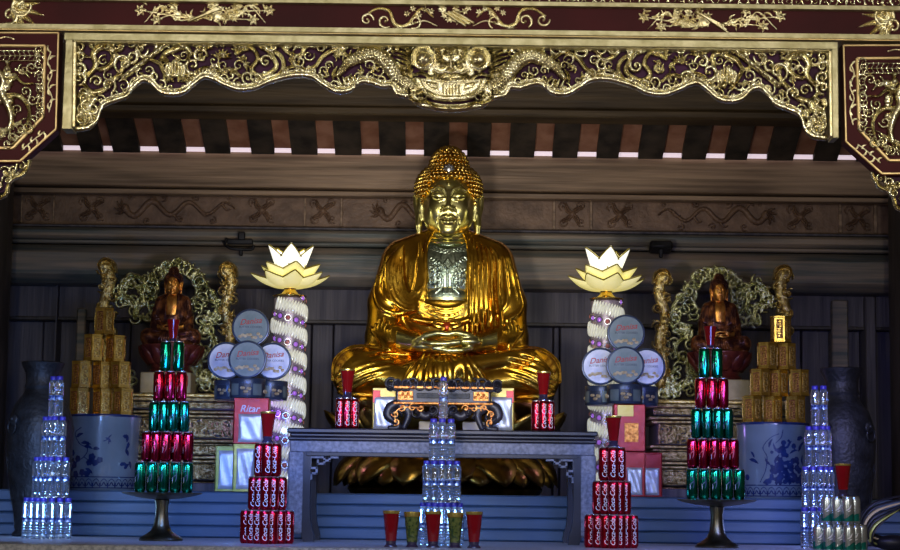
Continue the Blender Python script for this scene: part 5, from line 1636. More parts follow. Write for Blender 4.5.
# ================================================================== porcelain urns
def urn(pxx, y_top, sd, seed):
    c = P(pxx, 480, 1.35)
    top = P(pxx, y_top, 1.35).z
    H = top - PZ
    R = 0.186
    t = thing('porcelain_urn', 'blue and white porcelain urn painted with %s under the gold tins' % ('branches and a small bird' if sd == 'left' else 'dense blue foliage and waves'), 'urn', (c.x, 1.35, PZ), 'porcelain urns')
    g = G(); g.lathe([(R * .88, 0), (R * .92, 0.01), (R * .955, H * .4), (R * .99, H * .9), (R, H - 0.012), (R, H - 0.002), (R * .96, H), (R * .9, H - 0.004), (0, H - 0.01)], 64)
    g.build('urn_body', MT['porcelain'], t)
    g = G(); g.lathe([(R + .0015, H - 0.012), (R + .0018, H - 0.004), (R * .99, H + .001)], 64)
    g.build('dark_rim', MT['cobalt'], t)
    # painting laid out in pixels on the drum: u along the wall, v down
    D = Relief(-62, -2, 62, 78, 0.5)
    rr = random.Random(seed)
    def leafd(x, y, a_, L, w_): D.stroke([(x, y), (x + L * .5 * math.cos(a_), y + L * .5 * math.sin(a_)), (x + L * math.cos(a_ + .2), y + L * math.sin(a_ + .2))], [.5, w_, w_ * .8, .4], 1)
    for k in range(-7, 8):
        x = k * 8.0
        D.stroke([(x - 3.6, 74), (x - 3, 69), (x, 66.5), (x + 3, 69), (x + 3.6, 74)], .65, 1)
        D.stroke([(x - 2, 73), (x, 70), (x + 2, 73)], .9, 1)
    D.stroke([(-60, 64.5), (0, 64.5), (60, 64.5)], .6, 1, smooth=False); D.stroke([(-60, 75.5), (0, 75.5), (60, 75.5)], .6, 1, smooth=False)
    if sd == 'left':
        D.stroke([(-34, 62), (-24, 50), (-14, 44), (-10, 36), (-20, 30), (-26, 20), (-18, 14)], .8, 1)
        D.stroke([(-14, 44), (-4, 50), (2, 48)], .8, 1)
        for x, y, r_ in ((-5, 44, 3.8), (-2, 50, 3.4), (3, 47, 3), (-8, 50, 3), (-22, 46, 3.6), (-27, 52, 4), (-16, 60, 3.5), (-25, 62, 4), (-30, 40, 3.2), (-34, 55, 4), (-10, 61, 3)):
            for k in range(5): D.disc(x + 1.8 * math.cos(k * 1.26 + x), y + 1.8 * math.sin(k * 1.26 + x), r_ * .62, 1)
        for x, y, a_, L in ((-24, 24, -.6, 10), (-18, 30, -.1, 12), (-14, 33, .1, 10), (-30, 30, -2, 8), (-4, 36, -.2, 7), (-34, 22, -1.2, 8), (-28, 45, 2.4, 8), (-12, 56, .4, 10)): leafd(x, y, a_, L, 2.1)
        leafd(8, 24, .5, 8, 1.6); leafd(11, 25, -1.0, 6, 1.1); leafd(11, 25, 1.3, 6, 1.1); leafd(10, 26, 2.6, 5, .9)
        for x, y, a_, L in ((26, 22, .2, 8), (30, 20, 1.2, 9), (34, 28, 1.8, 9), (30, 36, .8, 8), (24, 52, -.3, 9), (30, 56, -.9, 8), (36, 48, 1, 8)): leafd(x, y, a_, L, 2.3)
    else:
        for k in range(75):
            x = 8 + rr.gauss(0, 12); y = 62 - abs(rr.gauss(0, 1)) * 20 * max(.25, 1 - abs(x - 10) / 34)
            if y < 14: continue
            D.disc(x, y, rr.uniform(1.6, 3.8), 1)
        for k in range(16): leafd(8 + rr.uniform(-18, 22), rr.uniform(22, 58), rr.uniform(-2.6, -.4), rr.uniform(7, 12), 1.6)
        D.stroke([(-20, 62), (-14, 50), (-12, 36), (-16, 26), (-8, 16), (0, 12)], .7, 1)
        D.stroke([(-4, 22), (2, 16), (4, 8)], .7, 1); leafd(22, 30, -1.1, 14, 2.2); leafd(20, 18, -.5, 9, 2.6)
        leafd(-32, 38, .2, 12, 2.2); leafd(-30, 30, .8, 8, 1.6)
        for k in range(10): D.disc(rr.uniform(-28, 36), rr.uniform(56, 62), rr.uniform(1.5, 2.6), 1)
    def umap(x, y, h):
        zz = H * (1 - y / 78.0)
        rr_ = R * (0.92 + 0.08 * np.clip(zz / H, 0, 1) ** .7) + 0.0004 + np.where(h > 0, 0.0006, 0)
        a_ = -math.pi / 2 + x / 36.5
        return np.stack([rr_ * np.cos(a_), rr_ * np.sin(a_), zz], 1)
    D.build('cobalt_painting', MT['cobalt'], t, 0, (0, 0, 0), 1.0, 0.3, mapper=umap)
    return t, top
u1, ut1 = urn(102.5, 415.5, 'left', 3)
u2, ut2 = urn(773, 423.5, 'right', 5)

# gold hexagonal tins piled on the urns
def gold_tin(Rr=0.0525, H=0.136):
    o = bpy.data.objects.new('gold_tin', None); COL.objects.link(o)
    a0 = math.pi / 6 * 0 + math.radians(30)
    g = G(); g.lathe([(Rr, 0.004), (Rr, H - 0.008)], 6, a0=a0)
    g.build('tin_body', MT['gold_tin'], o, smooth=False)
    g = G(); g.lathe([(Rr * 1.02, H - 0.012), (Rr * 1.035, H - 0.009), (Rr * 1.035, H - 0.002), (Rr * 1.0, H)], 6, a0=a0)
    g.build('tin_lid', MT['gold_tin'], o, smooth=False)
    g = G(); g.lathe([(Rr * 1.0, 0), (Rr * 1.05, 0.002), (Rr * 1.05, 0.009), (Rr * .98, 0.011)], 6, a0=a0)
    g.build('base_rim', MT['gold_tin'], o, smooth=False)
    ap = Rr * math.cos(math.pi / 6)
    for k in range(6):
        a_ = k * math.pi / 3 + a0 + math.pi / 6
        g = G(); w_ = Rr * .62
        g.box((0, 0, 0), (w_, 0.002, H * .72), 0.0006)
        V = np.concatenate(g.v); R_m = np.array(Matrix.Rotation(a_ + math.pi / 2, 3, 'Z'))
        V = V @ R_m.T + np.array([(ap + .001) * math.cos(a_), (ap + .001) * math.sin(a_), H * .5])
        g.v = [V]; pn = g.build('picture_panel', MT['tin_panel'] if k % 2 else MT['tin_panel_green'], o, smooth=False)
        g = G(); rr = random.Random(k)
        for q in range(7):
            g.box((rr.uniform(-.15, .15) * w_, -0.0015, (q - 3) * H * .09), (w_ * rr.uniform(.25, .6), 0.001, H * .03), 0)
            g.box((rr.uniform(-.2, .2) * w_, -0.0015, (q - 3) * H * .09), (w_ * .12, 0.001, H * .07), 0)
        V = np.concatenate(g.v) @ R_m.T + np.array([(ap + .001) * math.cos(a_), (ap + .001) * math.sin(a_), H * .5])
        g.v = [V]; g.build('pressed_ornament', MT['gold_tin'], pn, smooth=False)
    return o
def tin_tower(pxx, top, sd, rows):
    z = top
    names = ['bottom', 'second', 'third', 'topmost']
    for t, (n, cx, sp) in enumerate(rows):
        for i in range(n):
            c = P(cx + (i - (n - 1) / 2) * sp, 400, 1.35)
            place('goldtin', gold_tin, (c.x, 1.32 - (0.0 if i % 2 else .04), z), 'gold hexagonal tin, %s in the %s row on the %s porcelain urn' % (ordn(i, n), names[t], sd), 'tin', 'gold tins on the urns', rg.uniform(-.3, .3) if n == 1 else 0.0)
        z += 0.1368
tin_tower(103, ut1, 'left', ((3, 104, 21.5), (3, 103, 19.5), (2, 105, 20.5), (1, 104, 0)))
tin_tower(773, ut2, 'right', ((3, 771, 21.5), (3, 777, 19.5), (2, 775, 20.5), (1, 779, 0)))

# ================================================================== biscuit tins, foil packs
DAN_V, DAN_F = text_mesh('Danisa', 0.05, 0.3, 0.0008)
BUT_V, BUT_F = text_mesh('BUTTER COOKIES', 0.014, 0.0, 0.0002)
def biscuit_tin(face, Rt, Th, upright=True, silver=False):
    o = bpy.data.objects.new('biscuit_tin', None); COL.objects.link(o)
    def tr(V): # disc axis z -> facing the hall
        V = np.asarray(V)
        return np.stack([V[:, 0], -V[:, 2], V[:, 1] + Rt], 1)
    def b(g, nm, m, par=o, smooth=True):
        g.v = [tr(np.concatenate(g.v))]; return g.build(nm, m, par, smooth=smooth)
    g = G(); g.lathe([(Rt * .97, -Th / 2), (Rt * .98, -Th / 2 + .003), (Rt * .98, Th / 2 - .016)], 48); b(g, 'tin_body', MT['tin_navy'])
    g = G(); g.lathe([(Rt, Th / 2 - .018), (Rt, Th / 2 - .003), (Rt * .985, Th / 2), (Rt * .93, Th / 2 + .001), (Rt * .9, Th / 2 - .002), (0, Th / 2 - .002)], 48); lid = b(g, 'tin_lid', MT['tin_navy'])
    g = G(); g.lathe([(Rt * .885, Th / 2 - .0018), (Rt * .885, Th / 2 - .0008), (0, Th / 2 - .0008)], 48); b(g, 'lid_picture', MT['tin_face_silver'] if silver else MT['tin_face'], lid)
    g = G(); V = DAN_V * (Rt * 1.15 / (DAN_V[:, 0].max() - DAN_V[:, 0].min())); V[:, 1] += Rt * .32 + V[:, 0] * .12; V[:, 2] = Th / 2 + 0.0
    g.add(V, DAN_F); b(g, 'red_lettering', MT['red_print'], lid, False)
    g = G(); V = BUT_V * (Rt * 1.2 / (BUT_V[:, 0].max() - BUT_V[:, 0].min())); V[:, 1] += Rt * .02; V[:, 2] = Th / 2
    g.add(V, BUT_F); b(g, 'dark_lettering', MT['dark_print'], lid, False)
    g = G(); rr = random.Random(3)
    for k in range(9):
        x = (-.55 + 1.1 * k / 8) * Rt; y = -Rt * .42 + rr.uniform(-.12, .12) * Rt
        g.ell((x, y, Th / 2), (Rt * .11, Rt * .09, 0.002), 9, 5)
    b(g, 'biscuit_picture', MT['tin_cookie'], lid)
    return o
def flat_tin(Rt=0.09, H=0.098):
    o = bpy.data.objects.new('biscuit_tin', None); COL.objects.link(o)
    g = G(); g.lathe([(Rt * .96, 0), (Rt * .98, .003), (Rt * .98, H - .02)], 48); bo = g.build('tin_body', MT['tin_navy'], o)
    g = G(); g.lathe([(Rt, H - .022), (Rt * 1.01, H - .004), (Rt * .99, H), (Rt * .93, H - .001), (0, H - .003)], 48); g.build('tin_lid', MT['tin_navy'], o)
    for k in range(5):
        a_ = -math.pi / 2 + (k - 2) * 0.72
        g = G(); V = []
        for i in range(8):
            aa = a_ - .3 + .6 * i / 7
            for z in (H * .14, H * .72): V.append(((Rt * .98 + .0008) * math.cos(aa), (Rt * .98 + .0008) * math.sin(aa), z))
        g.grid(V, 8, 2); g.build('side_picture', MT['dark_print'] if k % 2 == 0 else MT['tin_face'], bo)
        if k % 2 == 0:
            g = G(); rr = random.Random(k)
            for q in range(6):
                aa = a_ - .22 + .44 * q / 5
                g.ell(((Rt * .98 + .001) * math.cos(aa), (Rt * .98 + .001) * math.sin(aa), H * (.4 + rr.uniform(-.1, .1))), (0.009, 0.003, 0.008), 8, 5)
            g.build('biscuit_picture', MT['tin_cookie'], bo)
    return o
def pack(w_, h_, d_, kind):
    o = bpy.data.objects.new('foil_pack', None); COL.objects.link(o)
    bm_ = {'red': 'foil_red', 'green': 'foil_green', 'yellow': 'foil_yellow'}[kind]
    def pillow(w, h, d, y0, wob):
        V = []; nu, nv = 15, 17
        for i in range(nu):
            for j in range(nv):
                u, v = -1 + 2 * i / (nu - 1), -1 + 2 * j / (nv - 1)
                b2 = max(0, 1 - u ** 6) * max(0, 1 - v ** 8)
                V.append((u * w / 2 * (1 - .05 * (1 - v * v)), y0 - d * b2 ** .5 - wob * math.sin(u * 5 + v * 3) * b2, h / 2 + v * h / 2))
        return V, nu, nv
    g = G(); g.box((0, 0, h_ / 2), (w_, d_, h_), 0.006); g.build('pack_body', MT[bm_], o)
    g = G(); V, nu, nv = pillow(w_ * (.72 if kind != 'yellow' else .9), h_ * (.62 if kind == 'red' else .84 if kind == 'green' else .74), .010, -d_ / 2 - .0005, .0025)
    V = np.array(V); V[:, 2] += h_ * (.03 if kind == 'red' else .06)
    g.grid(V, nu, nv); g.build('silver_window', MT['foil'], o)
    for z in (0.006, h_ - 0.006):
        g = G(); g.box((0, -d_ / 2 - .001, z), (w_ * .98, 0.003, 0.008), .001)
        g.build('crimped_seam', MT[bm_], o)
    return o
xz = lambda x, y, Y: P(x, y, Y)
# left pile
c = P(227, 480, 1.13); o = pack(0.125, P(227, 446, 1.13).z - PZ, 0.05, 'green'); o.location = (c.x, 1.16, PZ); tag(o, 'olive green foil pack with silver front, leftmost beside the gold stand', 'packet', 'foil packs on the plinth')
c = P(245.5, 480, 1.1); o = pack(0.125, P(245, 444, 1.1).z - PZ, 0.05, 'green'); o.location = (c.x, 1.10, PZ); tag(o, 'olive green foil pack with silver front, just left of the cola can pyramid', 'packet', 'foil packs on the plinth')
zr = P(250, 444.5, 1.12).z
c = P(251.5, 440, 1.12); hr = P(251, 398.5, 1.12).z - zr
o = pack(0.178, hr, 0.09, 'red'); o.location = (c.x, 1.125, zr + .001); tag(o, 'red snack pack with pale script under the round tins on the left', 'packet')
V = text_mesh('Ritar', 0.06, 0.3, 0.0006); g = G(); W_ = V[0][:, 0].max() - V[0][:, 0].min(); VV = V[0] * (0.1 / W_)
g.add(np.stack([VV[:, 0] - .01, np.full(len(VV), -0.0465), VV[:, 1] + hr * .76], 1), V[1]); g.build('pale_lettering', MT['tin_face_silver'], o, smooth=False)
def tins(pc, yt, sd, zbase, silver):
    ox = pc
    o = flat_tin(); c = P(ox, 390, 1.16); o.location = (c.x, 1.16, zbase); tag(o, 'navy biscuit tin lying flat, middle of the row in the %s pile' % sd, 'tin', 'biscuit tins')
    for s_, nm in ((-1, 'left'), (1, 'right')):
        q = copy_thing(o, (c.x + s_ * 0.098, 1.325, zbase), 0.5 * s_); tag(q, 'navy biscuit tin lying flat, %s one of the row in the %s pile' % (nm, sd), 'tin', 'biscuit tins')
    zt = zbase + 0.0985
    Rt = 0.0955
    m_ = biscuit_tin(0, Rt, 0.058); m_.location = (c.x, 1.14, zt); tag(m_, 'upright round biscuit tin in front, centre of the %s pile' % sd, 'tin', 'biscuit tins')
    for s_, nm in ((-1, 'left'), (1, 'right')):
        q = biscuit_tin(0, Rt, 0.058, silver=True); q.location = (c.x + s_ * 0.118, 1.24, zt); tag(q, 'upright biscuit tin with silvery shining lid, %s one of the %s pile' % (nm, sd), 'tin', 'biscuit tins')
    q = copy_thing(m_, (c.x + 0.008, 1.185, zt + 0.165), 0); tag(q, 'upright round biscuit tin at the very top of the %s pile' % sd, 'tin', 'biscuit tins')
tins(247.5, 0, 'left', zr + hr + .002, False)
# right pile
c = P(634, 490, 1.13); hp = P(634, 452, 1.13).z - PZ
for x_, lb in ((634, 'red and silver foil pack, left one beside the right cola cans'), (652, 'red and silver foil pack, right one beside the gold stand')):
    c = P(x_, 490, 1.13); o = pack(0.11, hp, 0.05, 'red'); o.location = (c.x, 1.13 + (x_ - 634) * .003, PZ); tag(o, lb, 'packet', 'foil packs on the plinth')
c = P(629, 450, 1.12); hb = P(629, 404.5, 1.12).z - (PZ + hp)
o = thing('snack_box', 'red and yellow snack box under the round tins on the right', 'box', (c.x, 1.14, PZ + hp + .001))
g = G(); g.box((0, 0, hb / 2), (0.16, 0.09, hb), 0.005); g.build('box_body', MT['foil_red'], o)
g = G(); g.box((-0.02, -0.0455, hb * .86), (0.08, 0.003, hb * .24), 0.001); g.build('yellow_corner', MT['foil_yellow'], o)
g = G(); g.box((0.01, -0.0455, hb * .4), (0.07, 0.003, hb * .4), 0.001); g.build('orange_panel', MT['orange_inlay'], o)
tins(624.5, 0, 'right', PZ + hp + hb + .003, True)

# packs and small stand on the black table
for x_, mx, lb in ((384, -1, 'left'), (502, 1, 'right')):
    c = P(x_, 420, 0.8)
    o = pack(0.116, P(x_, 385.5, .62).z - TZ, 0.04, 'yellow'); o.location = (c.x, 0.83, TZ); tag(o, 'upright silver and yellow snack pack on the table, %s of the small carved stand' % lb, 'packet', 'packs on the black table')
    g = G(); g.box((mx * .038, -0.0215, (P(x_, 385.5, .62).z - TZ) * .8), (0.036, 0.003, 0.06), .001); g.build('red_corner', MT['foil_red'], o)
c = P(443, 425, 0.72)
st_ = thing('carved_stand', 'small black carved stand with orange gilded panel in the middle of the table', 'stand', (c.x, 0.66, TZ))
k_ = 1 / 207.0
g = G(); g.box((0, 0, 34 * k_), (93 * k_, 0.13, 15 * k_), 0.006); g.build('stand_body', MT['black_lacquer'], st_)
g = G(); g.box((0, 0, 42 * k_), (98 * k_, 0.15, 3 * k_), 0.004); g.box((0, 0, 26.5 * k_), (98 * k_, 0.15, 2.5 * k_), 0.004); g.build('gilt_edge', MT['orange_inlay'], st_)
for x_, w_ in ((-37, 15), (37, 15)):
    g = G(); g.box((x_ * k_, -0.066, 34 * k_), (w_ * k_, 0.006, 9 * k_), 0.002)
    for q in range(5): g.ell((x_ * k_ + (q - 2) * 0.013, -0.07, 34 * k_ + (0.006 if q % 2 else -.006)), (.008, .004, .008), 8, 6)
    g.build('orange_panel', MT['orange_inlay'], st_)
g = G(); g.box((0, -0.066, 34 * k_), (52 * k_, 0.005, 5 * k_), 0.002); g.build('grey_inlay', MT['vase'], st_)
TR = Relief(-62, -2, 62, 60, 0.6); rr = random.Random(9)
for k in range(15):
    x = -56 + 8 * k
    TR.disc(x, 13, 5.2, 4); TR.curl(x, 11, 6, k, 1.2, 2.0, 1 if k % 2 else -1, 5.5)
TR.build('cloud_rim', MT['black_lacquer'], st_, 0, (0, 0, 0), 1, 1, double=True, mapper=lambda x, y, h: np.stack([x * k_ * .93, -0.05 - h * k_, (56 - y) * k_], 1))
TR = Relief(-62, 20, 62, 60, 0.6)
for s_ in (-1, 1):
    TR.stroke([(s_ * 44, 31), (s_ * 52, 36), (s_ * 54, 44), (s_ * 46, 50), (s_ * 44, 55), (s_ * 52, 56)], [4, 5.5, 5, 4, 3.6, 3], 5)
    TR.stroke([(s_ * 44, 32), (s_ * 36, 38), (s_ * 28, 36), (s_ * 18, 44), (s_ * 8, 40), (0, 44)], [5, 5, 4.5, 4.5, 4, 4], 4)
    TR.stroke([(s_ * 36, 34), (s_ * 34, 44), (s_ * 38, 55)], [5, 4, 3], 4)
    TR.curl(s_ * 46, 44, 5, 0, 1.2, 2, s_, 6.5); TR.curl(s_ * 26, 40, 5, 1, 1.2, 2, -s_, 6); TR.curl(s_ * 10, 38, 5, 2, 1.2, 2, s_, 6)
TR.build('carved_legs', MT['black_lacquer'], st_, 0, (0, 0, 0), 1, 1, double=True, mask=lambda x, y: (y < 57.2) * np.ones_like(x), mapper=lambda x, y, h: np.stack([x * k_, -0.045 - h * k_, (58 - y) * k_], 1))
for s_ in (-1, 1):
    TR = Relief(-62, 20, 62, 60, 0.6)
    for x, y in ((40, 36), (47, 42), (30, 36), (22, 36), (46, 50)):
        TR.curl(s_ * x, y, 3.2, x, 1.1, 1.2, s_, 1.2)
    TR.stroke([(s_ * 46, 50), (s_ * 47, 42), (s_ * 40, 36), (s_ * 22, 36)], 1.0, 1.0)
    TR.build('gilt_highlight', MT['orange_inlay'], st_, 0, (0, 0, 0), 1, .5, mapper=lambda x, y, h: np.stack([x * k_, -0.072 - h * k_, (58 - y) * k_], 1))
# folded white paper behind the stand's legs
for x_, lb in ((430, 'left'), (474, 'right')):
    c = P(x_, 424, 0.84); g = G(); g.box((0, 0, .028), (0.11, 0.02, .056), .004)
    tag(g.build('paper_packet', MT['white_print'], None, (c.x, 0.92, TZ)), 'small white paper packet behind the carved stand, %s one' % lb, 'packet', 'white paper packets')
# ================================================================== lotus lamps on beaded columns
def petal_surf(L, W, z_up, tip_out, lift, cup):
    """open lotus petal: starts at the heart, runs out and up; returns grid"""
    V = []; nu, nv = 12, 9
    for i in range(nu):
        t = i / (nu - 1)
        wd = W * ((1 - abs(2 * (t * .92 + .04) ** .85 - 1) ** 2.2) ** .62 * (1 if t < .5 else 1 - .7 * ((t - .5) / .5) ** 1.6) if i < nu - 1 else 0.03)
        ro = tip_out * (t ** .85)
        z = z_up * (t ** lift)
        for j in range(nv):
            u = -1 + 2 * j / (nv - 1)
            V.append((u * wd / 2, -ro + cup * u * u * wd, z + cup * .6 * u * u * wd))
    return np.array(V), nu, nv
def rotz(V, a_):
    V = np.asarray(V)
    return np.stack([V[:, 0] * math.cos(a_) - V[:, 1] * math.sin(a_), V[:, 0] * math.sin(a_) + V[:, 1] * math.cos(a_), V[:, 2]], 1)
def lotus_lamp(cx, y_top, sd):
    Y = 1.58; s_ = 1 / 190.7
    c = P(cx, 400, Y); zc = P(cx, y_top, Y).z       # top of the column
    t = thing('lotus_lamp', 'glowing yellow white lotus lamp on a spiral beaded column %s of the large statue' % sd, 'lamp', (c.x, Y, PZ))
    H = zc - PZ
    Rc = 0.082
    g = G(); g.lathe([(Rc * 1.2, 0), (Rc * 1.2, .02), (Rc, .03), (Rc, H - .01), (Rc * .8, H)], 36); g.build('mirror_column', MT['bead_band'], t)
    g = G(); pitch = 0.1285; per = 36
    for k in range(int((H - .08) / pitch * per)):
        a_ = -2 * math.pi * k / per; z = .045 + pitch * k / per
        up = Vector((-math.sin(a_) * .33, math.cos(a_) * .33, 1)).normalized()
        R3 = up.to_track_quat('Z', 'X').to_matrix()
        rr_ = Rc + .009
        g.ell((rr_ * math.cos(a_), rr_ * math.sin(a_), z), (.0085, .0085, .037), 7, 7, R3)
    g.build('beaded_spiral', MT['bead'], t)
    ng = int((H - .1) / pitch * 12)
    for k in range(ng):
        a_ = -2 * math.pi * k / 12; z = .045 + pitch * (k / 12 + .5)
        if z > H - .01: continue
        if math.sin(a_) > .35: continue
        R3 = Vector((math.cos(a_), math.sin(a_), 0)).to_track_quat('Z', 'X').to_matrix()
        p = ((Rc + .002) * math.cos(a_), (Rc + .002) * math.sin(a_), z)
        g = G(); g.ell(p, (.0115, .0115, .007), 10, 6, R3)
        gm = g.build('glass_gem', MT['gem'] if (k % 3) else MT['gem_red'], t)
        ci = cr([(0.0165 * math.cos(q), 0.0165 * math.sin(q), 0) for q in np.linspace(0, 2 * math.pi, 13)[:-1]], 1, True)
        ci = np.vstack([ci, ci[:1]]) @ np.array(R3).T + np.array(p)
        g = G(); g.tube(ci, .003, 6); g.build('gem_setting', MT['alu'], gm)
    g = G(); g.lathe([(0.0, H), (.088, H), (.09, H + .006), (.05, H + .014), (.034, H + .03), (.028, H + .04), (.04, H + .052), (0, H + .054)], 32); g.build('gilt_cup', MT['gold_tin'], t)
    z0 = H + .045
    def pet(n, geo, a0, name, m):
        V0, nu, nv = geo
        for k in range(n):
            V = rotz(V0, a0 + 2 * math.pi * k / n); V = V + np.array([0, 0, z0])
            g_ = G(); g_.grid(V, nu, nv); pp_ = g_.build(name, m, t, solid=.002)
            e = V.reshape(nu, nv, 3)
            path = np.vstack([e[:, 0], e[::-1, -1]])
            g_ = G(); g_.tube(path, .0042, 5); g_.build('petal_edge', MT['petal_edge'], pp_)
    pet(8, petal_surf(0, .145, .075, .21, 2.4, .22), .2, 'outer_petal', MT['petal'])
    pet(6, petal_surf(0, .175, .125, .165, 1.7, .28), .26, 'middle_petal', MT['petal'])
    pet(5, petal_surf(0, .15, .225, .125, 1.25, .26), 0.1, 'inner_petal', MT['petal_core'])
    g = G(); g.ell((0, 0, z0 + .07), (.035, .035, .065), 16, 10); g.build('bulb', MT['petal_core'], t)
    if sd == 'left':
        for x_, y_, mm in ((281, 363, 'led_violet'), (284, 431, 'led_blue')):
            q_ = P(x_, y_, Y - .1)
            g = G(); g.ell((q_.x - c.x, -.1, q_.z - PZ), (.011, .009, .011), 12, 8); g.build('led_bulb', MT[mm], t, label='blue-violet glowing bulb')
    lamp('lotus_bulb_light', 'POINT', (c.x, Y - .03, zc + .33), (0, 0, 0), 1.6, (1.0, .95, .7), .08)
lotus_lamp(287.5, 297, 'left')
lotus_lamp(606, 300, 'right')

# ================================================================== side shrines
def shrine(left):
    m = (lambda x, y: (x, y)) if left else (lambda x, y: (890 - x, y + 7))
    s_ = 1 if left else -1
    sd = 'left' if left else 'right'
    cc = m(172, 400)
    Y = 2.02
    # carved gilt stand
    c = P(cc[0], 480, 1.7)
    zt = P(m(172, 397)[0], m(172, 397)[1], 1.5).z
    st = thing('gilded_offering_stand', 'carved gilded stand below the small seated figure on the %s' % sd, 'stand', (c.x, 1.78, PZ))
    H = zt - PZ
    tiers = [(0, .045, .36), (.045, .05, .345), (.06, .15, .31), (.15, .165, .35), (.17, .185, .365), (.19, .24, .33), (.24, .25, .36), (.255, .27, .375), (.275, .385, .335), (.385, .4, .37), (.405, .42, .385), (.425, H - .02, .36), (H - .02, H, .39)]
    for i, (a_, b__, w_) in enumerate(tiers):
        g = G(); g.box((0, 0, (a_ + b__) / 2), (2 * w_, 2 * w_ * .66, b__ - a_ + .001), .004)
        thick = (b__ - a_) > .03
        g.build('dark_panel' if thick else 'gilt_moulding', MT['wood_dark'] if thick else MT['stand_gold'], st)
    rr = random.Random(31 if left else 37)
    for zc_, hh_, w_ in ((.105, .08, .31), (.215, .045, .33), (.33, .1, .335), (H - .04 if H > .46 else .44, .03, .36)):
        T_ = Relief(-w_ * 200, -hh_ * 110, w_ * 200, hh_ * 110, .6)
        n = int(w_ * 400 / (hh_ * 95)) * 2
        for k in range(n):
            x = -w_ * 195 + (k + .5) * w_ * 390 / n
            for r_ in range(2 if hh_ > .06 else 1):
                T_.curl(x, (r_ - .5) * hh_ * 80 if hh_ > .06 else 0, hh_ * (48 if hh_ > .06 else 80), rr.uniform(0, 6), 1.3, 1.7, rr.choice((-1, 1)), 3)
                T_.leaf(x, 0, rr.uniform(0, 6), hh_ * 90, 1.6, 2.4)
        for q in (-1, 1):
            T_.stroke([(-w_ * 195, q * hh_ * 95), (w_ * 195, q * hh_ * 95)], 1.0, 2, smooth=False)
        for k in range(-2, 3):
            T_.stroke([(k * w_ * 97, -hh_ * 95), (k * w_ * 97, hh_ * 95)], 1.6, 3, smooth=False)
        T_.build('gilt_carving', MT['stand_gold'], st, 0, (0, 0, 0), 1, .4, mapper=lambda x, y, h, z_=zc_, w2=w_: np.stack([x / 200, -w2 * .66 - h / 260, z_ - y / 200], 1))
    # dragon throne back: posts, aureole, scrolls
    th = thing('dragon_throne', 'gilded openwork dragon throne around the small seated figure on the %s' % sd, 'throne', (c.x, Y, zt))
    cut_y = m(0, 396.3)[1]
    def build(R_, name, mt, Yp=Y, hs=1.2):
        return R_.build(name, mt, th, Yp, (c.x, Y, zt), hs, 1, double=True, mask=lambda x, y: (y < cut_y - (x - m(172, 0)[0]) * -0.0125) * np.ones_like(x))
    def post(x0, y0, y1, name, Yp, w_=6.0):
        q0 = m(x0, y0); q1 = m(x0, y1)
        R_ = Relief(min(q0[0], q1[0]) - 26, y0 - 10, max(q0[0], q1[0]) + 26, y1 + 14, .6)
        n = 14
        pts = [m(x0 + 3.0 * math.sin(k * .95), y0 + 4 + (y1 - y0 - 4) * k / n) for k in range(n + 1)]
        R_.stroke(pts, [w_, w_ * .9, w_ * .75, w_ * .7], 5)
        L = y1 - y0
        for k in range(int(L * .9)):
            y = y0 + rr.uniform(0, L)
            q = m(x0 + rr.uniform(-w_, w_), y)
            if k % 2: R_.disc(q[0], q[1], rr.uniform(1.2, 2.2), rr.uniform(4, 6.5), base=.5)
            else: R_.leaf(q[0], q[1], rr.uniform(0, 6.28), rr.uniform(4, 8), 1.2, rr.uniform(3.5, 6))
        for k in range(int(L / 9)):
            q = m(x0 + (w_ - 1) * (1 if k % 2 else -1), y0 + 9 * k + 6)
            R_.curl(q[0], q[1], 4.5, rr.uniform(0, 6), 1.2, 1.4, rr.choice((-1, 1)), 5)
        # dragon head bending inwards at the top
        q = m(x0 - 2, y0 + 3); R_.disc(q[0], q[1], 6.2, 6)
        R_.stroke([m(x0 - 5, y0 + 8), m(x0 - 7, y0 + 1), m(x0 - 2, y0 - 4), m(x0 + 6, y0 - 1), m(x0 + 9, y0 + 8)], [1.6, 2.6, 2.8, 2.6, 1.6], 6, groove=2)
        build(R_, name, MT['throne_gold'], Yp)
    post(107, 264, 376, 'dragon_post', Y - .02)
    post(228, 268, 378, 'dragon_post', Y - .02)
    R_ = Relief(m(174, 0)[0] - 44, m(0, 250)[1], m(174, 0)[0] + 44, m(0, 345)[1], .6)
    for k in range(22):
        a_ = -math.pi * 1.22 + k * (math.pi * 1.44) / 21
        q = m(176 + 25 * math.cos(a_), 292 + 26 * math.sin(a_))
        R_.curl(q[0], q[1], 7, rr.uniform(0, 6), 1.2, 2.0, rr.choice((-1, 1)), 3.6)
        q = m(176 + 31 * math.cos(a_ + .05), 292 + 29 * math.sin(a_ + .05)); R_.leaf(q[0], q[1], (a_ if left else math.pi - a_) + rr.uniform(-.8, .8), 5, 1.5, 2.6)
    for r0 in (20, 31):
        R_.stroke([m(176 + r0 * math.cos(a_), 292 + r0 * .95 * math.sin(a_)) for a_ in np.linspace(-math.pi * 1.2, math.pi * .2, 20)], 1.4, 2.6, smooth=False)
    build(R_, 'aureole', MT['silver_gold'], Y + .05)
    # scroll dragons between aureole and posts, arm rests below
    xa = m(112, 0)[0]; xb = m(240, 0)[0]
    R_ = Relief(min(xa, xb) - 4, m(0, 262)[1], max(xa, xb) + 4, m(0, 402)[1], .6)
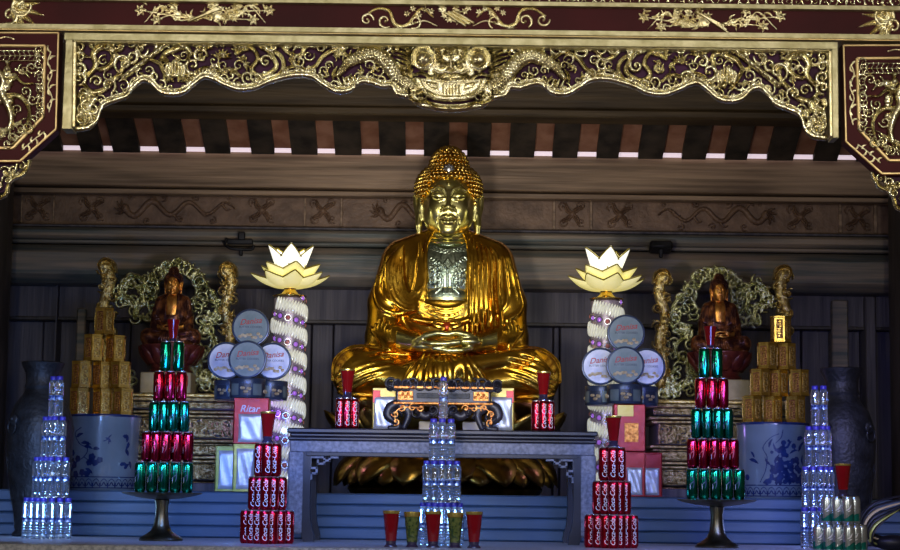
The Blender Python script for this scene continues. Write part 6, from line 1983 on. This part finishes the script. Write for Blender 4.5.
    paths = [[(150, 292), (143, 280), (133, 276), (125, 282), (121, 294), (128, 302)], [(124, 288), (130, 284), (140, 290), (143, 302), (136, 314), (148, 318)], [(118, 300), (124, 296), (132, 300), (136, 308), (134, 316)],
             [(203, 284), (212, 292), (218, 304), (214, 314), (204, 318)], [(206, 300), (213, 302), (221, 310), (216, 322), (206, 326), (202, 334)], [(205, 330), (214, 338), (214, 348), (206, 352)], [(201, 322), (210, 328)],
             [(224, 368), (232, 360), (240, 364), (238, 374), (226, 378), (214, 372)], [(213, 360), (220, 368), (230, 372)], [(192, 360), (200, 368), (206, 378), (214, 384), (224, 387)], [(196, 348), (202, 356), (198, 366), (190, 372)]]
    for p_ in paths:
        R_.stroke([m(*q) for q in p_], [1.4, 2.9, 2.7, 1.6], 3.4, groove=.9)
        for k in range(0, len(p_), 1):
            q = m(p_[k][0] + rr.uniform(-3, 3), p_[k][1] + rr.uniform(-3, 3)); R_.curl(q[0], q[1], 5.4, rr.uniform(0, 6), 1.2, 1.8, rr.choice((-1, 1)), 2.6)
    for k in range(26):
        q = m(rr.uniform(190, 240), rr.uniform(370, 389)); R_.curl(q[0], q[1], 5, rr.uniform(0, 6), 1.2, 1.5, rr.choice((-1, 1)), 3)
    for k in range(12):
        q = m(rr.uniform(112, 136), rr.uniform(374, 389)); R_.curl(q[0], q[1], 5, rr.uniform(0, 6), 1.2, 1.5, rr.choice((-1, 1)), 3)
    build(R_, 'scrollwork', MT['silver_gold'], Y + .0)
    g = G(); g.box((0, -.2, .013), (.7, .5, .022), .006); g.build('seat', MT['throne_gold'], th)
    for x_ in (-1, 1):
        pass
    # box, lotus seat and statue
    zb = zt + .026
    cb = P(m(170, 0)[0], 390, 1.75)
    z1 = P(m(172, 373)[0], m(172, 373)[1], 1.7).z
    g = G(); g.box((0, 0, (z1 - zb) / 2), (.27, .2, z1 - zb), .006)
    bx = tag(g.build('wooden_box', MT['cream_box'], None, (cb.x - s_ * .01, 1.74, zb)), 'cream coloured box under the small seated figure on the %s' % sd, 'box', 'boxes under the small figures')
    g = G(); g.box((s_ * .07, -.101, (z1 - zb) * .6), (.1, .006, (z1 - zb) * .5), .002); g.build('red_cloth', MT['foil_red'], bx)
    z2 = P(m(172, 345)[0], m(172, 345)[1], 1.7).z
    Hl = z2 - z1
    lp = thing('lotus_pedestal', 'dark red lotus seat of the small figure on the %s' % sd, 'pedestal', (cb.x, 1.76, z1 + .001))
    g = G(); g.lathe([(.11, 0), (.12, .01), (.1, .025), (.13, Hl * .5), (.17, Hl - .012), (.17, Hl - .002), (.15, Hl)], 40); g.build('core', MT['lotus_red'], lp)
    put_petals(12, .125, .9, Hl * .3, petal_geo(Hl * .68, .085, 0, .05, 0, .02), 'petal', MT['lotus_red'], lp, .1)
    kk = .31 * (1.76 + 8.3) / 1876
    nb = buddha(kk, {'robe': MT['statue_brown'], 'skin': MT['statue_gold'], 'hair': MT['statue_brown']}, 'seated_figure', 'small red-brown seated figure with worn gilding in the %s gilded throne' % sd, 'statue', (cb.x, 1.76, z2 + .001), 0.86)
shrine(True)
shrine(False)

# ================================================================== dark vases behind the bottle towers
def vase(cx, sd, ytop):
    c = P(cx, 500, .86)
    H = P(cx, ytop, .86).z
    t = thing('glazed_vase', 'tall dark glazed vase with ring handles in the shade at the %s end' % sd, 'vase', (c.x, .86, 0), 'dark vases')
    pr = [(.115, 0), (.12, .012), (.105, .03), (.108, .08), (.13, .2), (.152, .36), (.16, .5), (.155, .58), (.13, .66), (.092, .71), (.08, .74), (.086, .755), (.08, .77), (.082, .82), (.1, .86), (.105, .875), (.098, .88), (.075, .86), (.0, .85)]
    g = G(); g.lathe([(r, z * H / .88) for r, z in pr], 48); g.build('vase_body', MT['vase'], t)
    for a_ in (-2.3, -.85, .8, 2.3):
        Rr = .158; z = .58 * H / .88
        cx_, cy_ = Rr * math.cos(a_), Rr * math.sin(a_)
        g = G()
        R3 = Vector((math.cos(a_), math.sin(a_), 0)).to_track_quat('Z', 'Y').to_matrix()
        g.ell((cx_, cy_, z), (.032, .03, .014), 14, 10, R3); g.ell((cx_ * 1.06, cy_ * 1.06, z + .004), (.012, .012, .012), 10, 8)
        g.build('mask', MT['vase'], t)
        ci = [(.03 * math.cos(q), .03 * math.sin(q) - .035, .006) for q in np.linspace(0, 2 * math.pi, 21)]
        g = G(); g.tube(np.array(ci) @ np.array(R3).T + np.array([cx_ * 1.03, cy_ * 1.03, z]), .005, 8); g.build('ring_handle', MT['vase'], t)
    D = Relief(-130, 0, 130, 100, 1.0); rr = random.Random(2)
    for k in range(40):
        D.curl(-125 + 250 * (k % 20) / 19, 30 + 32 * (k // 20), 9, rr.uniform(0, 6), 1.2, 2.0, rr.choice((-1, 1)), 2)
    for k in range(26): D.stroke([(-126 + k * 10, 96), (-121 + k * 10, 84), (-116 + k * 10, 96)], 1.2, 2)
    zs = np.array([p[1] for p in pr[:11]]); rs = np.array([p[0] for p in pr[:11]])
    def vm(x, y, h):
        zz = .02 + (100 - y) / 100 * .5
        r_ = np.interp(zz, zs, rs) + .0005 + np.where(h > 0, h * .0012, 0)
        a_ = -math.pi / 2 + x / 42.0
        return np.stack([r_ * np.cos(a_), r_ * np.sin(a_), zz * H / .88], 1)
    D.build('raised_scrolls', MT['vase'], t, 0, (0, 0, 0), 1, .2, mapper=vm)
vase(38, 'left', 362)
vase(843, 'right', 368)

# ================================================================== iron fittings on the wall beam
c = P(240, 244, 2.5)
t = thing('iron_hook', 'black iron hook fixed to the beam left of the large statue', 'hook', (c.x, 2.52, c.z))
g = G(); g.tube(cr([(-.075, -.03, .03), (-.085, -.04, -.005), (-.05, -.05, -.03), (.0, -.05, -.035), (.07, -.05, -.035), (.085, -.05, -.01)], 5), .0085, 8); g.build('hook_arm', MT['iron'], t)
g = G(); g.box((0, -.02, .012), (.15, .03, .03), .005); g.build('bracket', MT['iron'], t)
g = G(); g.box((.01, -.03, .045), (.04, .03, .05), .006); g.box((.01, -.045, -.055), (.02, .02, .035), .004); g.build('bolt', MT['iron'], t)
c = P(661, 250, 2.45)
t = thing('floodlight', 'small black floodlight fixed to the beam right of the large statue', 'lamp', (c.x, 2.525, c.z))
g = G(); g.box((0, -.05, .02), (.13, .1, .045), .01, rx=-.3); g.build('housing', MT['iron'], t)
g = G(); g.box((.03, -.01, .04), (.08, .1, .02), .004); g.build('mount', MT['iron'], t)
g = G(); g.box((0, -.07, -.02), (.022, .02, .05), .004); g.build('knob', MT['iron'], t)

# ================================================================== streamers at the lower right
c = P(893, 535, -.1)
t = thing('carved_bird_tail', 'dark curled tail feathers with yellow and green edges at the lower right corner', 'ornament', (c.x + .03, .15, 0))
for k in range(7):
    a_ = -.5 + k * .22
    g = G()
    p_ = cr([(.0 + .01 * k, 0, .012 + .004 * k), (-.07 - .008 * k, -.02, .03 + .012 * k), (-.06, -.03, .09 + .02 * k), (.02 + .02 * k, -.02, .16 + .016 * k), (.1, 0, .2 + .01 * k)], 6)
    g.tube(p_, [.006, .014, .01, .006, .002], 8, flat=.5)
    f_ = g.build('feather', [MT['iron'], MT['foil_green'], MT['iron'], MT['iron'], MT['cream_box'], MT['iron'], MT['iron']][k], t)
g = G(); g.ell((.03, 0, .035), (.09, .05, .035), 16, 10); g.build('base', MT['iron'], t)
